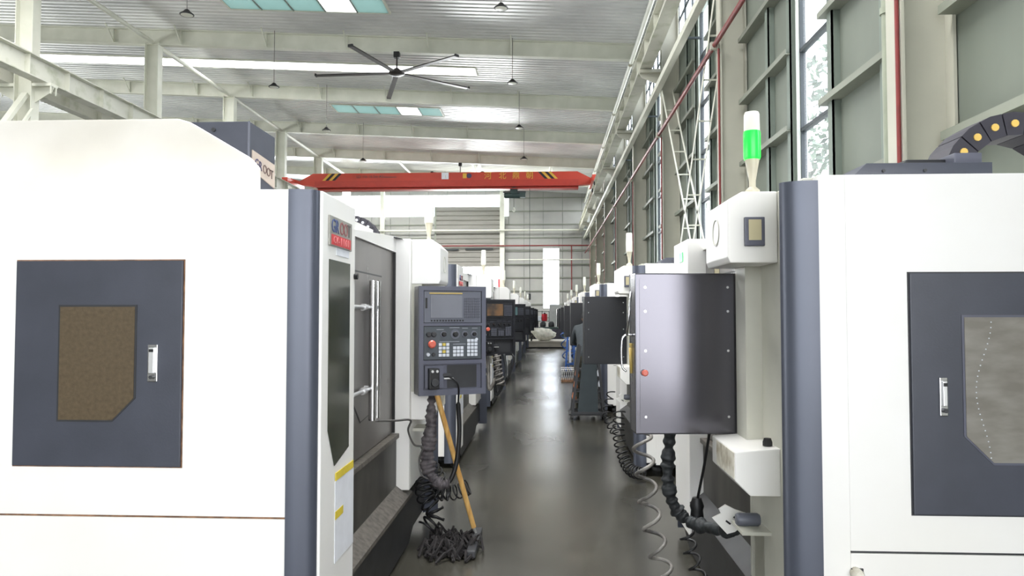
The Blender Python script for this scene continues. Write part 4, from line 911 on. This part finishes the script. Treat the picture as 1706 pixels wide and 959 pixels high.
# ================================================================== PERSON
def person():
    V_ = {'pelvis': (0, 0, .95, .13), 'spine': (.06, 0, 1.12, .125), 'chest': (.18, 0, 1.30, .135), 'neck': (.30, .0, 1.42, .055), 'skull0': (.36, 0, 1.47, .06),
          'shL': (.2, .17, 1.36, .06), 'elL': (.32, .23, 1.13, .042), 'wrL': (.50, .16, 1.08, .03),
          'shR': (.2, -.17, 1.36, .06), 'elR': (.34, -.22, 1.14, .042), 'wrR': (.52, -.12, 1.1, .03)}
    E_ = [('pelvis', 'spine'), ('spine', 'chest'), ('chest', 'neck'), ('neck', 'skull0'), ('chest', 'shL'), ('shL', 'elL'), ('elL', 'wrL'), ('chest', 'shR'), ('shR', 'elR'), ('elR', 'wrR')]
    for s, n in ((.1, 'L'), (-.1, 'R')):
        V_['hip' + n] = (-.01, s, .88, .095); V_['kn' + n] = (.04 if s > 0 else -.01, s * 1.2, .5, .065); V_['an' + n] = (-.02 if s > 0 else -.1, s * 1.2, .1, .042); V_['to' + n] = (.12 if s > 0 else .04, s * 1.3, .045, .035)
        E_ += [('pelvis', 'hip' + n), ('hip' + n, 'kn' + n), ('kn' + n, 'an' + n), ('an' + n, 'to' + n)]
        w_ = V_['wr' + n]
        V_['palm' + n] = (w_[0] + .06, w_[1], w_[2] - .01, .026); E_.append(('wr' + n, 'palm' + n))
        for f in range(4):
            y = w_[1] + (f - 1.5) * .02; V_[f'f{f}a{n}'] = (w_[0] + .1, y, w_[2] - .015, .009); V_[f'f{f}b{n}'] = (w_[0] + .135 - abs(f - 1.3) * .008, y, w_[2] - .04, .0075); E_ += [('palm' + n, f'f{f}a{n}'), (f'f{f}a{n}', f'f{f}b{n}')]
        V_['th' + n] = (w_[0] + .07, w_[1] - s * .4, w_[2] - .03, .01); E_.append(('palm' + n, 'th' + n))
    names = list(V_); me = bpy.data.meshes.new('body'); me.from_pydata([V_[k][:3] for k in names], [(names.index(a), names.index(b)) for a, b in E_], [])
    o = bpy.data.objects.new('body_src', me); C.objects.link(o)
    sk = o.modifiers.new('skin', 'SKIN'); sk.use_smooth_shade = True
    for i, k in enumerate(names):
        v = me.skin_vertices[0].data[i]; v.radius = (V_[k][3],) * 2; v.use_root = (k == 'pelvis')
    o.modifiers.new('sub', 'SUBSURF').levels = 1
    dg = bpy.context.evaluated_depsgraph_get(); m2 = bpy.data.meshes.new_from_object(o.evaluated_get(dg)); bpy.data.objects.remove(o)
    for k in ('cloth', 'pants', 'skin', 'shoe', 'mask'): m2.materials.append(M[k])
    for p in m2.polygons:
        c = p.center; p.use_smooth = True
        p.material_index = 4 if (c.x > .47 and c.z > 1) else 3 if c.z < .1 else 1 if c.z < .98 else 2 if (c.x > .27 and abs(c.y) < .1 and c.z > 1.38) else 0
    t = thing('person', 'person in grey work shirt and khaki trousers bending to a machine in the right row', 'person', (.60, 11.5, 0), R(82))
    b = bpy.data.objects.new('body', m2); C.objects.link(b); b.parent = t
    bm = B(); bmesh.ops.create_uvsphere(bm, u_segments=20, v_segments=14, radius=.1)
    for v in bm.verts:
        v.co.z *= 1.22; v.co.x *= 1.05; v.co.y *= .85
        if v.co.x > 0 and v.co.z < 0: v.co.x *= .92
    lathe(bm, [(.004, .0), (.016, -.03), (.01, -.04)], (.108, 0, .02), 8)
    for s in (-1, 1):
        r_ = bmesh.ops.create_uvsphere(bm, u_segments=8, v_segments=6, radius=.025)
        for v in r_['verts']: v.co = Vector((v.co.x * .8 - .005, v.co.y * .4 + s * .086, v.co.z * 1.2 - .005))
    hd = obj('head', bm, 'skin', t, smooth=True); hd.location = (.40, 0, 1.52); hd.rotation_euler = (0, R(38), 0)
    bm = B()
    for s in (-1, 1):
        r_ = bmesh.ops.create_uvsphere(bm, u_segments=8, v_segments=6, radius=.011)
        for v in r_['verts']: v.co += Vector((.094, s * .034, .015))
    obj('eyes', bm, 'black', hd); obj('mouth', box(B(), .09, .098, -.022, .022, -.056, -.05), 'knobred', hd)
    bm = B(); r_ = bmesh.ops.create_uvsphere(bm, u_segments=20, v_segments=14, radius=.108)
    for v in bm.verts: v.co.z = v.co.z * 1.22 + .012; v.co.x = v.co.x * 1.05 - .012; v.co.y *= .88
    bmesh.ops.delete(bm, geom=[v for v in bm.verts if (v.co.z < .035 and v.co.x > -.0) or v.co.z < -.06], context='VERTS'); obj('hair', bm, 'hair', hd, smooth=True)
    obj('collar', lathe(B(), [(.06, 0), (.066, .03)], (0, 0, 0), 14, 'z', False), 'mask', t, loc=(.27, 0, 1.405))
person()

# ================================================================== BLUE HOSES, FAR AISLE
t = thing('hose_stand', 'blue frame with white bar standing against the right row far down the aisle', 'stand', (.62, 19.3, 0))
bm = B()
for x in (-.14, .12): beam(bm, (x, 0, 0), (x * .6, .1, .95), .05, .05)
beam(bm, (-.14, 0, .25), (.12, 0, .25), .04, .04); beam(bm, (-.12, .05, .6), (.1, .05, .6), .04, .04); obj('frame', bm, 'blueh', t)
obj('white_bar', beam(B(), (-.02, -.04, .3), (-.02, .02, 1.0), .05, .05), 'key', t); bx('foot', 'dark', t, -.2, .2, -.15, .2, 0, .06, .01)
coil('blue_hose', 'blue coiled hose hanging between the far right machines', [(.58, 20.6, 1.15), (.6, 20.4, .95), (.72, 20.2, .8), (.76, 20, .55), (.6, 19.95, .03)], .018, .07, 8, 'blueh', 140)
coil('blue_hose', 'second blue coiled hose farther along the right row', [(.66, 24.6, 1.2), (.6, 24.5, 1.05), (.52, 24.4, .9), (.6, 24.3, .01)], .018, .08, 8, 'blueh', 90)
t = thing('wire_basket', 'low pale wire basket on the floor beside the blue stand', 'basket', (.52, 17.2, 0))
bx('tray', 'rust', t, -.2, .22, -.25, .25, .0, .05, .01); bm = B()
for i in range(9):
    a = -.2 + i * .05; tube(bm, [(a, -.25, .05), (a + .05, -.25, .3)], .006, 5); tube(bm, [(a + .05, -.25, .05), (a, -.25, .3)], .006, 5)
tube(bm, [(-.2, -.25, .3), (.25, -.25, .3)], .008, 5); tube(bm, [(-.2, .25, .3), (.25, .25, .3)], .008, 5); stuff(obj('wire_grid', bm, 'steel', t))

# ================================================================== FAR END OF THE AISLE
t = thing('low_platform', 'low pale platform lying across the far end of the aisle', 'platform', (-.25, 34.6, 0))
bx('top', 'step', t, -1.25, 1.2, -1.3, 1.3, .26, .33, .01); bx('skirt', 'step', t, -1.2, 1.15, -1.27, 1.27, .06, .26); bx('plinth', 'black', t, -1.2, 1.15, -1.22, 1.22, 0, .06)
o = obj('clamp_handle', tube(B(), smooth_path([(0, 0, 0), (.02, 0, .14), (0, 0, .2), (.1, 0, .24)]), .04, 8), 'black', smooth=True, loc=(-.75, 33.45, .33)); tag(o, 'small black clamp handle standing on the low platform edge', 'clamp')
bm = B(); bmesh.ops.create_icosphere(bm, subdivisions=4, radius=1)
for v in bm.verts:
    n_ = mnoise.noise(v.co * 2.2) * .16 + mnoise.noise(v.co * 7) * .05; v.co *= 1 + n_
    v.co = Vector((v.co.x * .58, v.co.y * .4, max(-.28, v.co.z * .3) + max(0, -v.co.x - .3) * .35))
o = obj('woven_sack', bm, 'sack', smooth=True, loc=(-.2, 33.9, .61)); tag(o, 'crumpled white woven sack lying on the low platform', 'sack')
def crate(name, label, cat, x, y, wx, wy, h, m, extra=None):
    t = thing(name, label, cat, (x, y, 0)); bx('body', m, t, -wx / 2, wx / 2, -wy / 2, wy / 2, .05, h, .02)
    bx('foot', 'black', t, -wx / 2 + .04, wx / 2 - .04, -wy / 2 + .04, wy / 2 - .04, 0, .05)
    if extra: extra(t, wx, wy, h)
    return t
def knobs(t, wx, wy, h):
    for i in range(3): obj('cylinder_head', lathe(B(), [(.14, 0), (.16, .05), (.16, .2), (.1, .28)], (-wx / 3 + i * wx / 3, 0, h), 12), 'dark', t, smooth=40)
    bx('front_panel', 'purple', t, -wx / 2 + .08, wx / 2 - .08, -wy / 2 - .02, -wy / 2, .2, h - .1)
crate('pale_cabinet', 'tall pale cabinet in front of the bright tall back window', 'cabinet', .5, 44, .75, .8, 2.15, 'tank', lambda t, a, b, h: (bx('door', 'tank', t, -a / 2 + .03, -.01, -b / 2 - .02, -b / 2, .15, h - .08), bx('door', 'tank', t, .01, a / 2 - .03, -b / 2 - .02, -b / 2, .15, h - .08)))
crate('dark_machine', 'dark violet machine with round heads at the aisle end, left', 'machine', -.95, 38.5, .95, .9, 1.0, 'purple', knobs)
crate('dark_machine', 'dark green machine at the aisle end behind the sack', 'machine', .2, 38, 1.3, .9, .9, 'gtool', knobs)
def arm(t, a, b, h):
    obj('bent_pipe', tube(B(), smooth_path([(-.25, -.3, h), (-.2, -.3, h + .35), (.05, -.3, h + .45), (.25, -.3, h + .2), (.5, -.3, h + .05)]), .035, 8), 'dark', t, smooth=True)
    bx('arm', 'dark', t, .1, .8, -.35, -.2, h - .05, h + .08, .02)
crate('press_machine', 'grey-green machine with a bent pipe on top beside the third left console', 'machine', -1.3, 36.8, .75, .9, 1.45, 'girt', arm)
crate('tool_rack', 'open rack with small pale boxes behind the aisle end', 'rack', -.6, 41, 1.5, .5, .7, 'dark', lambda t, a, b, h: [bx('upright', 'mullion', t, x - .02, x + .02, -.05, .05, h, 1.75) for x in (-.7, -.2, .3, .7)] + [bx('shelf', 'mullion', t, -.7, .7, -.2, .2, z, z + .03) for z in (1.15, 1.7)] + [bx('box', 'key', t, x, x + .25, -.15, .15, 1.19, 1.45, .01) for x in (-.6, .0)])
t = thing('red_drum', 'bright red drum hung at the far end of the aisle', 'drum', (-.17, 41.0, 1.18)); obj('shell', lathe(B(), [(.13, 0), (.16, .04), (.16, .34), (.17, .38), (.14, .4)], n=18), 'rtool', t, smooth=40); obj('neck', lathe(B(), [(.06, .4), (.06, .47)], n=10), 'dark', t)
crate('steel_block', 'low grey steel block on the floor left of the sack', 'block', -1.0, 37.5, .6, .4, .62, 'ledge', lambda t, a, b, h: bx('pin', 'key', t, .1, .3, -.1, .1, h, h + .1))

# hose cluster hanging under the second left console
for i, (x0, y0, x1, z1) in enumerate(((-.78, 9.4, -.7, .62), (-.7, 9.45, -.6, .55), (-.62, 9.5, -.5, .7))):
    o = obj('hanging_hose', tube(B(), smooth_path([(x0, y0, 1.08), (x0 + .01, y0, .85), ((x0 + x1) / 2 - .02, y0 - .02, z1), (x1, y0 - .03, z1 + .08), (x1 + .06, y0 - .02, z1 + .3), (x1 + .03, y0, 1.07)], 8), (.022, .018, .012)[i], 8), ('coil', 'hosed', 'coilb')[i], smooth=True)
    tag(o, ('thick grey', 'black taped', 'thin black')[i] + ' hose looping below the second left console', 'hose')
coil('coiled_hose', 'grey coiled hose hanging below the second left console', [(-.66, 9.38, 1.05), (-.64, 9.36, .85), (-.6, 9.36, .66)], .012, .05, 7, 'coil', 140)
